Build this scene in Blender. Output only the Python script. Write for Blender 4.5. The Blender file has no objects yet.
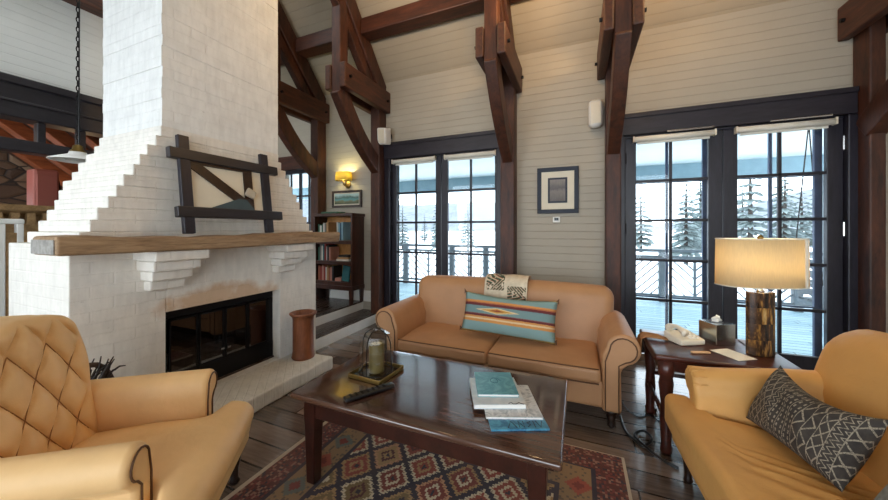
import bpy, math, random
from mathutils import Vector, Matrix, Euler
S = bpy.context.scene
COL = S.collection
PI = math.pi
rnd = random.Random(7)

# ------------------------------------------------------------------ materials
def srgb(r, g, b):
    f = lambda c: (c/255/12.92) if c/255 <= .04045 else ((c/255+.055)/1.055)**2.4
    return (f(r), f(g), f(b), 1)

class NT:
    """small helper to write shader node trees"""
    def __init__(s, name):
        s.m = bpy.data.materials.new(name); s.m.use_nodes = True
        s.t = s.m.node_tree; s.b = s.t.nodes['Principled BSDF']; s.out = s.t.nodes['Material Output']
    def n(s, typ, **kw):
        o = s.t.nodes.new(typ)
        for k, v in kw.items(): setattr(o, k, v)
        return o
    def put(s, sock, v):
        if isinstance(v, bpy.types.NodeSocket): s.t.links.new(v, sock)
        elif v is not None: sock.default_value = v
    def math(s, op, a, b=None, c=None):
        o = s.n('ShaderNodeMath', operation=op)
        for i, v in enumerate((a, b, c)):
            if v is not None: s.put(o.inputs[i], v)
        return o.outputs[0]
    def obj(s): return s.n('ShaderNodeTexCoord').outputs['Object']
    def gen(s): return s.n('ShaderNodeTexCoord').outputs['Generated']
    def sep(s, v):
        o = s.n('ShaderNodeSeparateXYZ'); s.put(o.inputs[0], v); return o.outputs
    def comb(s, x, y, z):
        o = s.n('ShaderNodeCombineXYZ')
        for i, v in enumerate((x, y, z)): s.put(o.inputs[i], v)
        return o.outputs[0]
    def mapped(s, v, scale=(1, 1, 1), rot=(0, 0, 0)):
        o = s.n('ShaderNodeMapping'); s.put(o.inputs['Vector'], v)
        o.inputs['Scale'].default_value = scale; o.inputs['Rotation'].default_value = rot
        return o.outputs[0]
    def noise(s, v, scale, detail=4, rough=.55, dist=0):
        o = s.n('ShaderNodeTexNoise'); s.put(o.inputs['Vector'], v)
        o.inputs['Scale'].default_value = scale; o.inputs['Detail'].default_value = detail
        o.inputs['Roughness'].default_value = rough; o.inputs['Distortion'].default_value = dist
        return o.outputs['Fac']
    def white(s, v):
        o = s.n('ShaderNodeTexWhiteNoise', noise_dimensions='3D'); s.put(o.inputs['Vector'], v); return o.outputs['Value']
    def ramp(s, f, stops, interp='LINEAR'):
        o = s.n('ShaderNodeValToRGB'); s.put(o.inputs[0], f); cr = o.color_ramp; cr.interpolation = interp
        while len(cr.elements) < len(stops): cr.elements.new(.5)
        for e, (p, c) in zip(cr.elements, stops): e.position = p; e.color = c
        return o.outputs[0]
    def mix(s, f, a, b):
        o = s.n('ShaderNodeMix', data_type='RGBA'); s.put(o.inputs[0], f); s.put(o.inputs[6], a); s.put(o.inputs[7], b)
        return o.outputs[2]
    def bump(s, h, strength=.3, dist=.01):
        o = s.n('ShaderNodeBump'); s.put(o.inputs['Height'], h)
        o.inputs['Strength'].default_value = strength; o.inputs['Distance'].default_value = dist
        s.t.links.new(o.outputs[0], s.b.inputs['Normal'])
    def set(s, col=None, rough=None, metal=None, **kw):
        if col is not None: s.put(s.b.inputs['Base Color'], col)
        if rough is not None: s.put(s.b.inputs['Roughness'], rough)
        if metal is not None: s.put(s.b.inputs['Metallic'], metal)
        for k, v in kw.items(): s.put(s.b.inputs[k.replace('_', ' ')], v)
        return s.m

def plain(name, c, rough=.6, metal=0, vary=.12, scale=9, bump=0, bscale=60):
    n = NT(name); o = n.obj(); f = n.noise(o, scale)
    d = tuple(x*(1-vary) for x in c[:3])+(1,); l = tuple(min(1, x*(1+vary)) for x in c[:3])+(1,)
    if bump: n.bump(n.noise(o, bscale, 3), bump, .004)
    return n.set(n.ramp(f, [(.3, d), (.7, l)]), rough, metal)

def wood(name, c1, c2, stretch=(1, 1, 1), scale=6, rough=.55, bump=.25):
    n = NT(name); v = n.mapped(n.obj(), stretch)
    f = n.noise(v, scale, 6, .6, .4); g = n.noise(v, scale*5, 4)
    h = n.math('ADD', n.math('MULTIPLY', f, .7), n.math('MULTIPLY', g, .3))
    n.bump(h, bump, .006)
    return n.set(n.ramp(h, [(.34, c1), (.66, c2)]), rough)

def fabric(name, c, vary=.1, sheen=.3, rough=.85, wr=.12):
    n = NT(name); o = n.obj(); f = n.noise(o, 5, 5)
    d = tuple(x*(1-vary) for x in c[:3])+(1,); l = tuple(min(1, x*(1+vary)) for x in c[:3])+(1,)
    n.bump(n.math('ADD', n.noise(o, 14, 3), n.math('MULTIPLY', n.noise(o, 260, 2), .15)), wr, .02)
    n.b.inputs['Sheen Weight'].default_value = sheen; n.b.inputs['Sheen Roughness'].default_value = .45
    n.b.inputs['Sheen Tint'].default_value = tuple(min(1, x*1.6+.1) for x in c[:3])+(1,)
    return n.set(n.ramp(f, [(.3, d), (.7, l)]), rough)

def thin_glass(name, tint=(1, 1, 1, 1), refl=.08, rough=.01):
    n = NT(name); t = n.n('ShaderNodeBsdfTransparent'); t.inputs[0].default_value = tint
    g = n.n('ShaderNodeBsdfGlossy'); g.inputs['Roughness'].default_value = rough
    lw = n.n('ShaderNodeLayerWeight'); lw.inputs[0].default_value = .35
    f = n.math('MINIMUM', n.math('ADD', n.math('MULTIPLY', lw.outputs['Facing'], refl*4), refl*.4), .8)
    mx = n.n('ShaderNodeMixShader'); n.put(mx.inputs[0], f)
    n.t.links.new(t.outputs[0], mx.inputs[1]); n.t.links.new(g.outputs[0], mx.inputs[2])
    n.t.links.new(mx.outputs[0], n.out.inputs[0]); return n.m

def shade_cloth(name, c, trans=.6):
    n = NT(name); d = n.n('ShaderNodeBsdfDiffuse'); t = n.n('ShaderNodeBsdfTranslucent')
    w = n.noise(n.mapped(n.obj(), (1, 1, .15)), 160, 2)
    cc = n.ramp(w, [(.3, tuple(x*.92 for x in c[:3])+(1,)), (.7, c)])
    n.put(d.inputs[0], cc); n.put(t.inputs[0], cc)
    mx = n.n('ShaderNodeMixShader'); mx.inputs[0].default_value = trans
    n.t.links.new(d.outputs[0], mx.inputs[1]); n.t.links.new(t.outputs[0], mx.inputs[2])
    n.t.links.new(mx.outputs[0], n.out.inputs[0]); return n.m

def m_brick(name, col, mortar_bump=.5, soot=False, bw=.21, bh=.0725):
    n = NT(name); x, y, z = n.sep(n.obj())
    v = n.comb(n.math('ADD', x, y), n.math('SUBTRACT', z, .0), 0)
    b = n.n('ShaderNodeTexBrick'); n.put(b.inputs['Vector'], v)
    b.inputs['Scale'].default_value = 1; b.inputs['Brick Width'].default_value = bw; b.inputs['Row Height'].default_value = bh
    b.inputs['Mortar Size'].default_value = .006; b.inputs['Mortar Smooth'].default_value = .8
    ns = n.noise(n.obj(), 7, 5); n2 = n.noise(n.obj(), 45, 4); n3 = n.noise(n.mapped(n.obj(), (9, 9, 2.2)), 3, 5)
    h = n.math('SUBTRACT', n.math('ADD', n.math('MULTIPLY', ns, .7), n.math('ADD', n.math('MULTIPLY', n2, .35), n.math('MULTIPLY', n3, .6))), n.math('MULTIPLY', b.outputs['Fac'], .45))
    n.bump(h, mortar_bump, .018)
    d = tuple(q*.86 for q in col[:3])+(1,)
    c = n.ramp(n.math('ADD', n.math('MULTIPLY', ns, .5), n.math('MULTIPLY', n3, .5)), [(.35, d), (.6, col)])
    pits = n.math('GREATER_THAN', n.noise(n.mapped(n.obj(), (1, 1, 3)), 26, 3), .74)
    c = n.mix(n.math('MULTIPLY', pits, .35), c, srgb(120, 105, 92))
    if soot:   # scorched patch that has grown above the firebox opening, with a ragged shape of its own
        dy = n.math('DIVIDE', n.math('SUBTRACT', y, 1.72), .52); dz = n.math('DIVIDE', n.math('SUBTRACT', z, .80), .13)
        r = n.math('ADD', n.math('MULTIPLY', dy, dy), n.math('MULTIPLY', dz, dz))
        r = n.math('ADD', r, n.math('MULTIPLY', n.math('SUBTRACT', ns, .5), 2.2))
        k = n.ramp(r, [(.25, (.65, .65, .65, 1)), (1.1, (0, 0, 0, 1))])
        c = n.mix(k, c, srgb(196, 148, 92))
    return n.set(c, .75)

def m_boards(name, col, pitch=.088, axis=2, groove=.5):
    n = NT(name); q = n.sep(n.obj())[axis]
    f = n.math('FRACT', n.math('DIVIDE', q, pitch))
    e = n.math('ABSOLUTE', n.math('SUBTRACT', f, .5))
    g = n.ramp(e, [(.44, (1, 1, 1, 1)), (.495, (0, 0, 0, 1))])
    ns = n.noise(n.obj(), 2.5, 4)
    n.bump(n.math('ADD', g, n.math('MULTIPLY', n.noise(n.mapped(n.obj(), (1, 1, 12)), 3, 3), .2)), .5, .008)
    c = n.ramp(ns, [(.3, tuple(x*.93 for x in col[:3])+(1,)), (.7, col)])
    gc = n.mix(n.math('MULTIPLY', n.math('SUBTRACT', 1, g), groove), c, tuple(x*.6 for x in col[:3])+(1,))
    return n.set(gc, .6)

def m_planks(name, ca, cb, width=.16, along=0, rough=.28, length=2.2, gap=.012, relief=.3, coat=0):
    n = NT(name); s = n.sep(n.obj()); a, b = (s[0], s[1]) if along == 0 else (s[1], s[0])
    row = n.math('FLOOR', n.math('DIVIDE', b, width)); fr = n.math('FRACT', n.math('DIVIDE', b, width))
    off = n.math('MULTIPLY', n.white(n.comb(row, 3, 0)), 5)
    al = n.math('ADD', n.math('DIVIDE', a, length), off); seg = n.math('FLOOR', al); fa = n.math('FRACT', al)
    tone = n.white(n.comb(row, seg, 1))
    gr = n.noise(n.comb(n.math('MULTIPLY', a, 2.5), n.math('MULTIPLY', b, 30), n.math('MULTIPLY', tone, 30)), 2, 6, .65)
    wear = n.noise(n.obj(), 2.2, 5)
    k = n.math('ADD', n.math('ADD', n.math('MULTIPLY', tone, .3), n.math('MULTIPLY', gr, .45)), n.math('MULTIPLY', wear, .3))
    c = n.ramp(k, [(.3, ca), (.72, cb)])
    e1 = n.math('LESS_THAN', n.math('MULTIPLY', n.math('MINIMUM', fr, n.math('SUBTRACT', 1, fr)), width), gap*.5)
    e2 = n.math('LESS_THAN', n.math('MULTIPLY', n.math('MINIMUM', fa, n.math('SUBTRACT', 1, fa)), length), gap*.4)
    e = n.math('MAXIMUM', e1, e2)
    c = n.mix(n.math('MULTIPLY', e, .85), c, srgb(12, 9, 8))
    n.bump(n.math('SUBTRACT', n.math('ADD', n.math('MULTIPLY', gr, .35), n.math('MULTIPLY', tone, .15)), e), relief, .006)
    r = n.math('MAXIMUM', .06, n.math('ADD', rough, n.math('MULTIPLY', n.math('SUBTRACT', gr, .5), .3)))
    n.b.inputs['Coat Weight'].default_value = coat; n.b.inputs['Coat Roughness'].default_value = .10
    return n.set(c, r)

M = {}
M['wall'] = m_boards('painted_boards', srgb(174, 165, 149), groove=.32)
M['ceil'] = m_boards('ceiling_boards', srgb(172, 159, 138), pitch=.075, groove=.32)
M['gable'] = m_boards('gable_boards', srgb(224, 225, 220), groove=.12)
M['floor'] = m_planks('dark_floor', srgb(62, 52, 46), srgb(142, 125, 113), rough=.17, relief=.16, coat=.45)
M['floor_hi'] = m_planks('platform_floor', srgb(34, 25, 22), srgb(74, 58, 50), along=1)
M['deck'] = m_planks('deck_boards', srgb(150, 184, 198), srgb(186, 212, 222), width=.13, rough=.7)
M['riser'] = plain('white_trim', srgb(232, 230, 224), .45, vary=.03)
M['brick'] = m_brick('white_brick', srgb(236, 231, 222), .34, soot=True)
M['stack'] = m_brick('white_stack', srgb(236, 236, 233), .34, bh=.0725)
M['hearth'] = m_brick('hearth_brick', srgb(226, 222, 212), .6, bw=.085, bh=.2)
M['beam'] = wood('truss_wood', srgb(40, 20, 13), srgb(88, 47, 28), (3, 3, .6), 5)
M['beamx'] = wood('purlin_wood', srgb(42, 21, 14), srgb(92, 48, 29), (.5, 4, 4), 5)
M['beamy'] = wood('hammer_wood', srgb(42, 22, 14), srgb(90, 48, 29), (4, .6, 4), 5)
M['dark'] = wood('dark_frame', srgb(20, 18, 27), srgb(40, 36, 48), (4, 4, .7), 5, .42, .1)
M['darkx'] = wood('dark_header', srgb(22, 19, 26), srgb(44, 38, 48), (.7, 4, 4), 5, .42, .1)
M['darky'] = wood('dark_header_side', srgb(22, 19, 22), srgb(44, 40, 46), (4, .7, 4), 5, .42, .1)
M['mantel'] = wood('mantel_wood', srgb(116, 90, 64), srgb(176, 146, 112), (6, .8, 6), 4, .7, .5)
M['mantel_end'] = plain('mantel_end_grain', srgb(150, 146, 140), .8, vary=.25, scale=40, bump=.5)
M['blackmetal'] = plain('black_metal', srgb(20, 20, 24), .38, .6, vary=.2)
M['iron'] = plain('iron', srgb(34, 32, 32), .5, .8)
M['firebrick'] = plain('firebox_lining', srgb(40, 37, 36), .85, vary=.4, scale=6, bump=.4, bscale=20)
M['fireglass'] = thin_glass('smoked_glass', (.45, .45, .47, 1), .16)
M['glass'] = thin_glass('window_glass', (.97, .99, 1, 1), .05)
M['cloche'] = thin_glass('clear_glass', (.96, .98, .97, 1), .07)
M['tan'] = fabric('tan_leather', srgb(232, 190, 134), .07, .2, .55, .16)
M['sofa'] = fabric('brown_tan_leather', srgb(178, 132, 92), .07, .2, .52, .14)
M['gold'] = fabric('golden_tan_leather', srgb(208, 156, 88), .06, .2, .55, .2)
M['piping'] = plain('dark_piping', srgb(92, 60, 34), .6)
M['seam'] = plain('brown_seam', srgb(160, 112, 66), .7)
M['turned'] = wood('turned_leg_wood', srgb(22, 13, 10), srgb(44, 26, 18), (3, 3, 1), 8, .3, .1)
M['tabletop'] = m_planks('table_top_boards', srgb(58, 36, 28), srgb(112, 80, 64), width=.145, rough=.15, length=3.0, gap=.004, relief=.08, coat=.9)
M['tablewood'] = wood('table_wood', srgb(34, 15, 11), srgb(60, 28, 20), (2, 2, 2), 6, .3, .1)
M['endwood'] = wood('end_table_wood', srgb(46, 20, 15), srgb(84, 40, 30), (1, 5, 3), 6, .28, .15)
M['bookwood'] = wood('bookcase_wood', srgb(40, 20, 14), srgb(76, 40, 27), (3, 3, 1), 5, .35, .1)
M['oak'] = wood('bookcase_back_wood', srgb(170, 112, 52), srgb(204, 146, 78), (3, 3, .8), 5, .5, .1)
M['carved'] = wood('carved_wood', srgb(120, 92, 56), srgb(168, 134, 92), (2, 2, 2), 9, .6, .5)
M['white'] = plain('white_paint', srgb(236, 236, 232), .5, vary=.03)
M['cream'] = plain('cream_plastic', srgb(226, 216, 196), .35, vary=.03)
M['shade_roll'] = plain('roller_shade_cloth', srgb(226, 220, 206), .8, vary=.04)
M['chrome'] = plain('chrome', srgb(205, 205, 205), .22, 1, vary=.05)
M['brass'] = plain('aged_brass', srgb(134, 110, 58), .35, .85)
M['black'] = plain('black_plastic', srgb(20, 20, 22), .32, vary=.1)
M['paper'] = plain('paper', srgb(236, 234, 228), .7, vary=.03)
M['speaker'] = plain('speaker_white', srgb(224, 220, 212), .55, vary=.04)
M['wax'] = plain('olive_wax', srgb(98, 82, 40), .5, vary=.3, scale=14)
M['wax_top'] = plain('pale_wax', srgb(196, 180, 132), .5)
M['copper'] = wood('rusty_copper', srgb(96, 52, 30), srgb(142, 84, 52), (2, 2, .4), 7, .42, .3)
M['twig'] = plain('dark_twig', srgb(44, 34, 31), .7, vary=.3)
M['wicker'] = plain('dark_wicker', srgb(66, 46, 34), .7, vary=.3, bump=.5)
M['lampshade'] = shade_cloth('lamp_linen', srgb(246, 228, 188), .5)
M['sconceshade'] = shade_cloth('sconce_glass', srgb(252, 232, 140), .6)
M['bulb'] = plain('bulb_glass', srgb(250, 240, 215), .3)
M['frame_blue'] = plain('blue_black_frame', srgb(12, 24, 44), .55, vary=.1)
M['mat_board'] = plain('mat_board', srgb(226, 217, 196), .8, vary=.03)
M['mountain_frame'] = wood('small_frame_wood', srgb(30, 18, 12), srgb(60, 38, 24), (3, 3, 3), 8, .35)
M['stormblue'] = plain('storm_frame_paint', srgb(74, 92, 126), .5)
M['snow'] = plain('snow', srgb(244, 247, 250), .8, vary=.03, scale=.6)
M['railing'] = plain('frosted_railing', srgb(112, 120, 126), .7, vary=.1)
M['porch'] = m_boards('porch_ceiling', srgb(246, 245, 242), pitch=.12, axis=1, groove=.3)
M['eave'] = plain('eave_beam_paint', srgb(132, 160, 172), .6, vary=.06)
M['stone'] = None
M['red'] = plain('dull_red_paint', srgb(150, 84, 74), .5, vary=.08, scale=4)
M['rafter'] = wood('orange_rafter', srgb(108, 52, 26), srgb(160, 88, 50), (3, .7, 3), 5, .5)
M['dining_ceiling'] = wood('dining_ceiling_wood', srgb(40, 22, 16), srgb(66, 36, 24), (4, .6, 4), 5, .6)
M['pine'] = plain('frosted_needles', srgb(112, 124, 124), .9, vary=.22, scale=2.5)
M['bark'] = plain('bark', srgb(66, 60, 56), .9)
M['tissue_side'] = None
M['lampbase'] = None
M['strap'] = plain('tan_strap_leather', srgb(158, 110, 66), .6, vary=.2, scale=30)
M['outwall'] = plain('plaster', srgb(222, 216, 204), .8, vary=.03)

def m_stone():
    n = NT('fieldstone'); v = n.n('ShaderNodeTexVoronoi'); n.put(v.inputs['Vector'], n.mapped(n.obj(), (1, 1, 1.9))); v.inputs['Scale'].default_value = 3.2
    e = n.n('ShaderNodeTexVoronoi', feature='DISTANCE_TO_EDGE'); n.put(e.inputs['Vector'], n.mapped(n.obj(), (1, 1, 1.9))); e.inputs['Scale'].default_value = 3.2
    t = n.white(v.outputs['Position']); c = n.ramp(t, [(0, srgb(70, 52, 42)), (.5, srgb(108, 84, 66)), (1, srgb(138, 114, 92))])
    c = n.mix(n.ramp(e.outputs['Distance'], [(.02, (1, 1, 1, 1)), (.06, (0, 0, 0, 1))]), c, srgb(46, 38, 34))
    n.bump(n.math('ADD', n.math('MINIMUM', e.outputs['Distance'], .15), n.math('MULTIPLY', n.noise(n.obj(), 20), .06)), .8, .12)
    return n.set(c, .85)
M['stone'] = m_stone()

def m_lampbase():
    n = NT('mottled_horn'); x, y, z = n.sep(n.obj())
    band = n.math('FLOOR', n.math('DIVIDE', z, .095)); tb = n.math('MULTIPLY', n.math('SUBTRACT', n.white(n.comb(band, 2, 2)), .6), .16)
    st = n.noise(n.comb(n.math('MULTIPLY', n.math('ADD', x, y), 30), n.math('ADD', n.math('MULTIPLY', z, 5), n.math('MULTIPLY', band, 7)), band), 1.6, 4, .6); st = n.math('ADD', st, tb)
    c = n.ramp(st, [(.36, srgb(30, 22, 18)), (.52, srgb(74, 52, 36)), (.62, srgb(150, 108, 52)), (.75, srgb(196, 164, 104))])
    return n.set(c, .22)
M['lampbase'] = m_lampbase()

def m_rug():
    n = NT('woven_kilim'); ox, oy, oz = n.sep(n.obj())          # object origin at the rug's centre
    q = .012
    x = n.math('MULTIPLY', n.math('FLOOR', n.math('DIVIDE', ox, q)), q); y = n.math('MULTIPLY', n.math('FLOOR', n.math('DIVIDE', oy, q)), q)
    navy, red, cream, olive, pink, tan, mar = srgb(32, 32, 52), srgb(150, 66, 50), srgb(216, 198, 164), srgb(128, 104, 62), srgb(164, 96, 84), srgb(178, 140, 92), srgb(86, 36, 36)
    a = n.math('DIVIDE', x, .238); b = n.math('DIVIDE', y, .285)
    p = n.math('ADD', a, b); r = n.math('SUBTRACT', a, b)
    ip, ir = n.math('FLOOR', p), n.math('FLOOR', r)
    lp = n.math('ABSOLUTE', n.math('SUBTRACT', n.math('FRACT', p), .5)); lr = n.math('ABSOLUTE', n.math('SUBTRACT', n.math('FRACT', r), .5))
    d = n.math('MAXIMUM', lp, lr)
    saw = n.math('ABSOLUTE', n.math('SUBTRACT', n.math('FRACT', n.math('DIVIDE', oy, .0265)), .5))
    d2 = n.math('ADD', d, n.math('MULTIPLY', n.math('SUBTRACT', saw, .25), .11))
    t = n.white(n.comb(ip, ir, 5)); t2 = n.white(n.comb(ip, ir, 9)); t3 = n.white(n.comb(ip, ir, 2))
    fill = n.ramp(t, [(0, red), (.3, olive), (.45, pink), (.6, tan), (.78, srgb(128, 52, 42))], 'CONSTANT')
    inner = n.ramp(t2, [(0, cream), (.3, navy), (.5, tan), (.7, mar)], 'CONSTANT')
    rim = n.ramp(t3, [(0, cream), (.6, tan), (.82, srgb(206, 150, 110))], 'CONSTANT')
    f = n.mix(n.math('LESS_THAN', d2, .415), navy, rim)
    f = n.mix(n.math('LESS_THAN', d2, .335), f, fill)
    f = n.mix(n.math('LESS_THAN', d, .205), f, inner); f = n.mix(n.math('LESS_THAN', d, .13), f, fill); f = n.mix(n.math('LESS_THAN', d, .06), f, navy)
    # borders, counted inwards from the long edges
    e = n.math('SUBTRACT', .94, n.math('ABSOLUTE', x)); ey = n.math('SUBTRACT', 1.375, n.math('ABSOLUTE', y)); e = n.math('MINIMUM', e, ey)
    s1 = n.white(n.comb(n.math('FLOOR', n.math('DIVIDE', ox, .012)), n.math('FLOOR', n.math('DIVIDE', oy, .012)), 0))
    bandA = n.ramp(s1, [(0, mar), (.5, srgb(120, 52, 50)), (.68, navy), (.82, srgb(150, 110, 92))], 'CONSTANT')
    m1 = n.math('ABSOLUTE', n.math('SUBTRACT', n.math('FRACT', n.math('DIVIDE', y, .19)), .5)); m2 = n.math('ABSOLUTE', n.math('DIVIDE', n.math('SUBTRACT', e, .255), .13))
    mm = n.math('ADD', n.math('MULTIPLY', m1, 2), n.math('MULTIPLY', m2, 1.3))
    cell = n.white(n.comb(n.math('FLOOR', n.math('DIVIDE', y, .19)), 4, 4))
    bandB = n.mix(n.math('LESS_THAN', mm, .72), n.mix(n.math('GREATER_THAN', s1, .85), srgb(146, 116, 80), srgb(96, 82, 66)), n.ramp(cell, [(0, srgb(158, 74, 56)), (.5, srgb(196, 168, 124)), (.75, srgb(96, 104, 96))], 'CONSTANT'))
    bandB = n.mix(n.math('LESS_THAN', mm, .35), bandB, srgb(122, 44, 40))
    c = n.mix(n.math('LESS_THAN', e, .375), f, navy)
    c = n.mix(n.math('LESS_THAN', e, .345), c, bandB)
    c = n.mix(n.math('LESS_THAN', e, .185), c, navy); c = n.mix(n.math('LESS_THAN', e, .17), c, bandA)
    c = n.mix(n.math('LESS_THAN', e, .018), c, srgb(196, 182, 160))
    fade = n.noise(n.obj(), 3, 3); c = n.mix(n.math('MULTIPLY', fade, .40), c, srgb(140, 118, 104))
    n.bump(n.math('ADD', n.noise(n.mapped(n.obj(), (1, 4, 1)), 160, 2), n.math('MULTIPLY', n.noise(n.obj(), 6), .4)), .35, .004)
    return n.set(c, .95)

def m_stripes():
    n = NT('striped_blanket_weave'); x, y, z = n.sep(n.gen())
    y = n.math('ADD', y, n.math('MULTIPLY', n.math('SUBTRACT', n.noise(n.gen(), 40, 2), .5), .02))
    T, G, R, O, W = srgb(128, 158, 156), srgb(114, 142, 142), srgb(104, 42, 44), srgb(206, 142, 78), srgb(214, 190, 148)
    c = n.ramp(y, [(0, srgb(150, 128, 74)), (.05, T), (.27, O), (.33, W), (.37, O), (.41, R), (.455, srgb(124, 96, 92)), (.475, G), (.655, srgb(96, 60, 66)), (.675, R), (.715, srgb(168, 96, 66)), (.745, O), (.79, T), (.965, srgb(190, 166, 90))], 'CONSTANT')
    dx = n.math('DIVIDE', n.math('ABSOLUTE', n.math('SUBTRACT', x, .40)), .24); dy = n.math('DIVIDE', n.math('ABSOLUTE', n.math('SUBTRACT', y, .565)), .075)
    s = n.math('ADD', dx, dy)
    c = n.mix(n.math('LESS_THAN', s, 1), c, W); c = n.mix(n.math('LESS_THAN', s, .72), c, srgb(200, 150, 70)); c = n.mix(n.math('LESS_THAN', s, .35), c, srgb(150, 70, 50))
    n.bump(n.noise(n.mapped(n.gen(), (1, 40, 1)), 30, 2), .25, .004)
    return n.set(c, .9)

def m_mudcloth():
    n = NT('black_mudcloth'); x, y, z = n.sep(n.gen())
    X = n.math('MULTIPLY', x, 13); Y = n.math('MULTIPLY', y, 7)
    band = n.math('FLOOR', X); fx = n.math('FRACT', X); t = n.white(n.comb(band, 1, 7))
    tri = n.math('ABSOLUTE', n.math('SUBTRACT', n.math('FRACT', n.math('MULTIPLY', Y, 1.6)), .5))          # 0..0.5
    zig = n.math('LESS_THAN', n.math('ABSOLUTE', n.math('SUBTRACT', n.math('FRACT', n.math('MULTIPLY', n.math('ADD', fx, tri), 2)), .5)), .13)
    cross = n.math('LESS_THAN', n.math('ABSOLUTE', n.math('SUBTRACT', n.math('ABSOLUTE', n.math('SUBTRACT', fx, .5)), n.math('ABSOLUTE', n.math('SUBTRACT', n.math('FRACT', n.math('MULTIPLY', Y, .8)), .5)))), .07)
    dash = n.math('MULTIPLY', n.math('LESS_THAN', n.math('FRACT', n.math('MULTIPLY', Y, 2)), .55), n.math('LESS_THAN', n.math('ABSOLUTE', n.math('SUBTRACT', n.math('FRACT', n.math('MULTIPLY', fx, 2)), .5)), .16))
    big = n.math('LESS_THAN', n.math('ABSOLUTE', n.math('SUBTRACT', fx, n.math('MULTIPLY', n.math('ABSOLUTE', n.math('SUBTRACT', n.math('FRACT', n.math('MULTIPLY', Y, .6)), .5)), 1.7))), .1)
    line = n.math('LESS_THAN', n.math('ABSOLUTE', n.math('SUBTRACT', fx, .02)), .05)
    f = n.mix(n.math('GREATER_THAN', t, .3), zig, cross); f = n.mix(n.math('GREATER_THAN', t, .55), f, dash); f = n.mix(n.math('GREATER_THAN', t, .78), f, big)
    f = n.math('MAXIMUM', f, line)
    f = n.math('MULTIPLY', f, n.ramp(n.noise(n.gen(), 50, 3), [(.35, (.3, .3, .3, 1)), (.55, (1, 1, 1, 1))]))
    base = n.ramp(n.noise(n.gen(), 8, 4), [(.3, srgb(44, 40, 38)), (.7, srgb(70, 64, 58))])
    n.bump(n.noise(n.gen(), 90, 2), .3, .004)
    return n.set(n.mix(f, base, srgb(154, 144, 126)), .9)

def m_throw():
    n = NT('cream_woven_throw'); x, y, z = n.sep(n.obj())
    base = n.ramp(n.noise(n.obj(), 30, 3), [(.3, srgb(206, 190, 164)), (.7, srgb(226, 212, 188))]); c = base
    # two stepped-triangle motifs in green, rust and black
    for cx, cz, k in ((-.10, .845, 1), (.10, .735, -1)):
        u = n.math('SUBTRACT', x, cx); w = n.math('SUBTRACT', z, cz)
        box = n.math('LESS_THAN', n.math('MAXIMUM', n.math('ABSOLUTE', u), n.math('MULTIPLY', n.math('ABSOLUTE', w), 1.1)), .085)
        s = n.math('ADD', u, n.math('MULTIPLY', n.math('ABSOLUTE', n.math('SUBTRACT', w, n.math('MULTIPLY', u, .35*k))), 1.5))
        st = n.math('FRACT', n.math('DIVIDE', n.math('MULTIPLY', n.math('FLOOR', n.math('DIVIDE', s, .006)), .006), .042))
        col = n.ramp(st, [(0, srgb(66, 80, 60)), (.35, srgb(206, 190, 164)), (.6, srgb(150, 70, 52)), ((.8, srgb(78, 88, 70)))], 'CONSTANT')
        gap = n.math('GREATER_THAN', n.noise(n.obj(), 40, 2), .42)
        c = n.mix(n.math('MULTIPLY', box, gap), c, col)
    n.bump(n.noise(n.obj(), 140, 2), .3, .003)
    return n.set(c, .95)

def m_cover(name, c1, c2, scale=14, seed=0):
    n = NT(name); f = n.noise(n.mapped(n.obj(), (1, 1, 1), (0, 0, seed)), scale, 5, .6, 1.2)
    return n.set(n.ramp(f, [(.36, c1), (.52, c2), (.66, c1)]), .3)

def m_landscape(name, cols, zscale=1, sc=5):
    n = NT(name); x, y, z = n.sep(n.gen())
    f = n.math('ADD', z, n.math('MULTIPLY', n.math('SUBTRACT', n.noise(n.mapped(n.gen(), (1, 1, .5)), sc, 5), .5), .55))
    return n.set(n.ramp(f, cols), .5)

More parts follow.
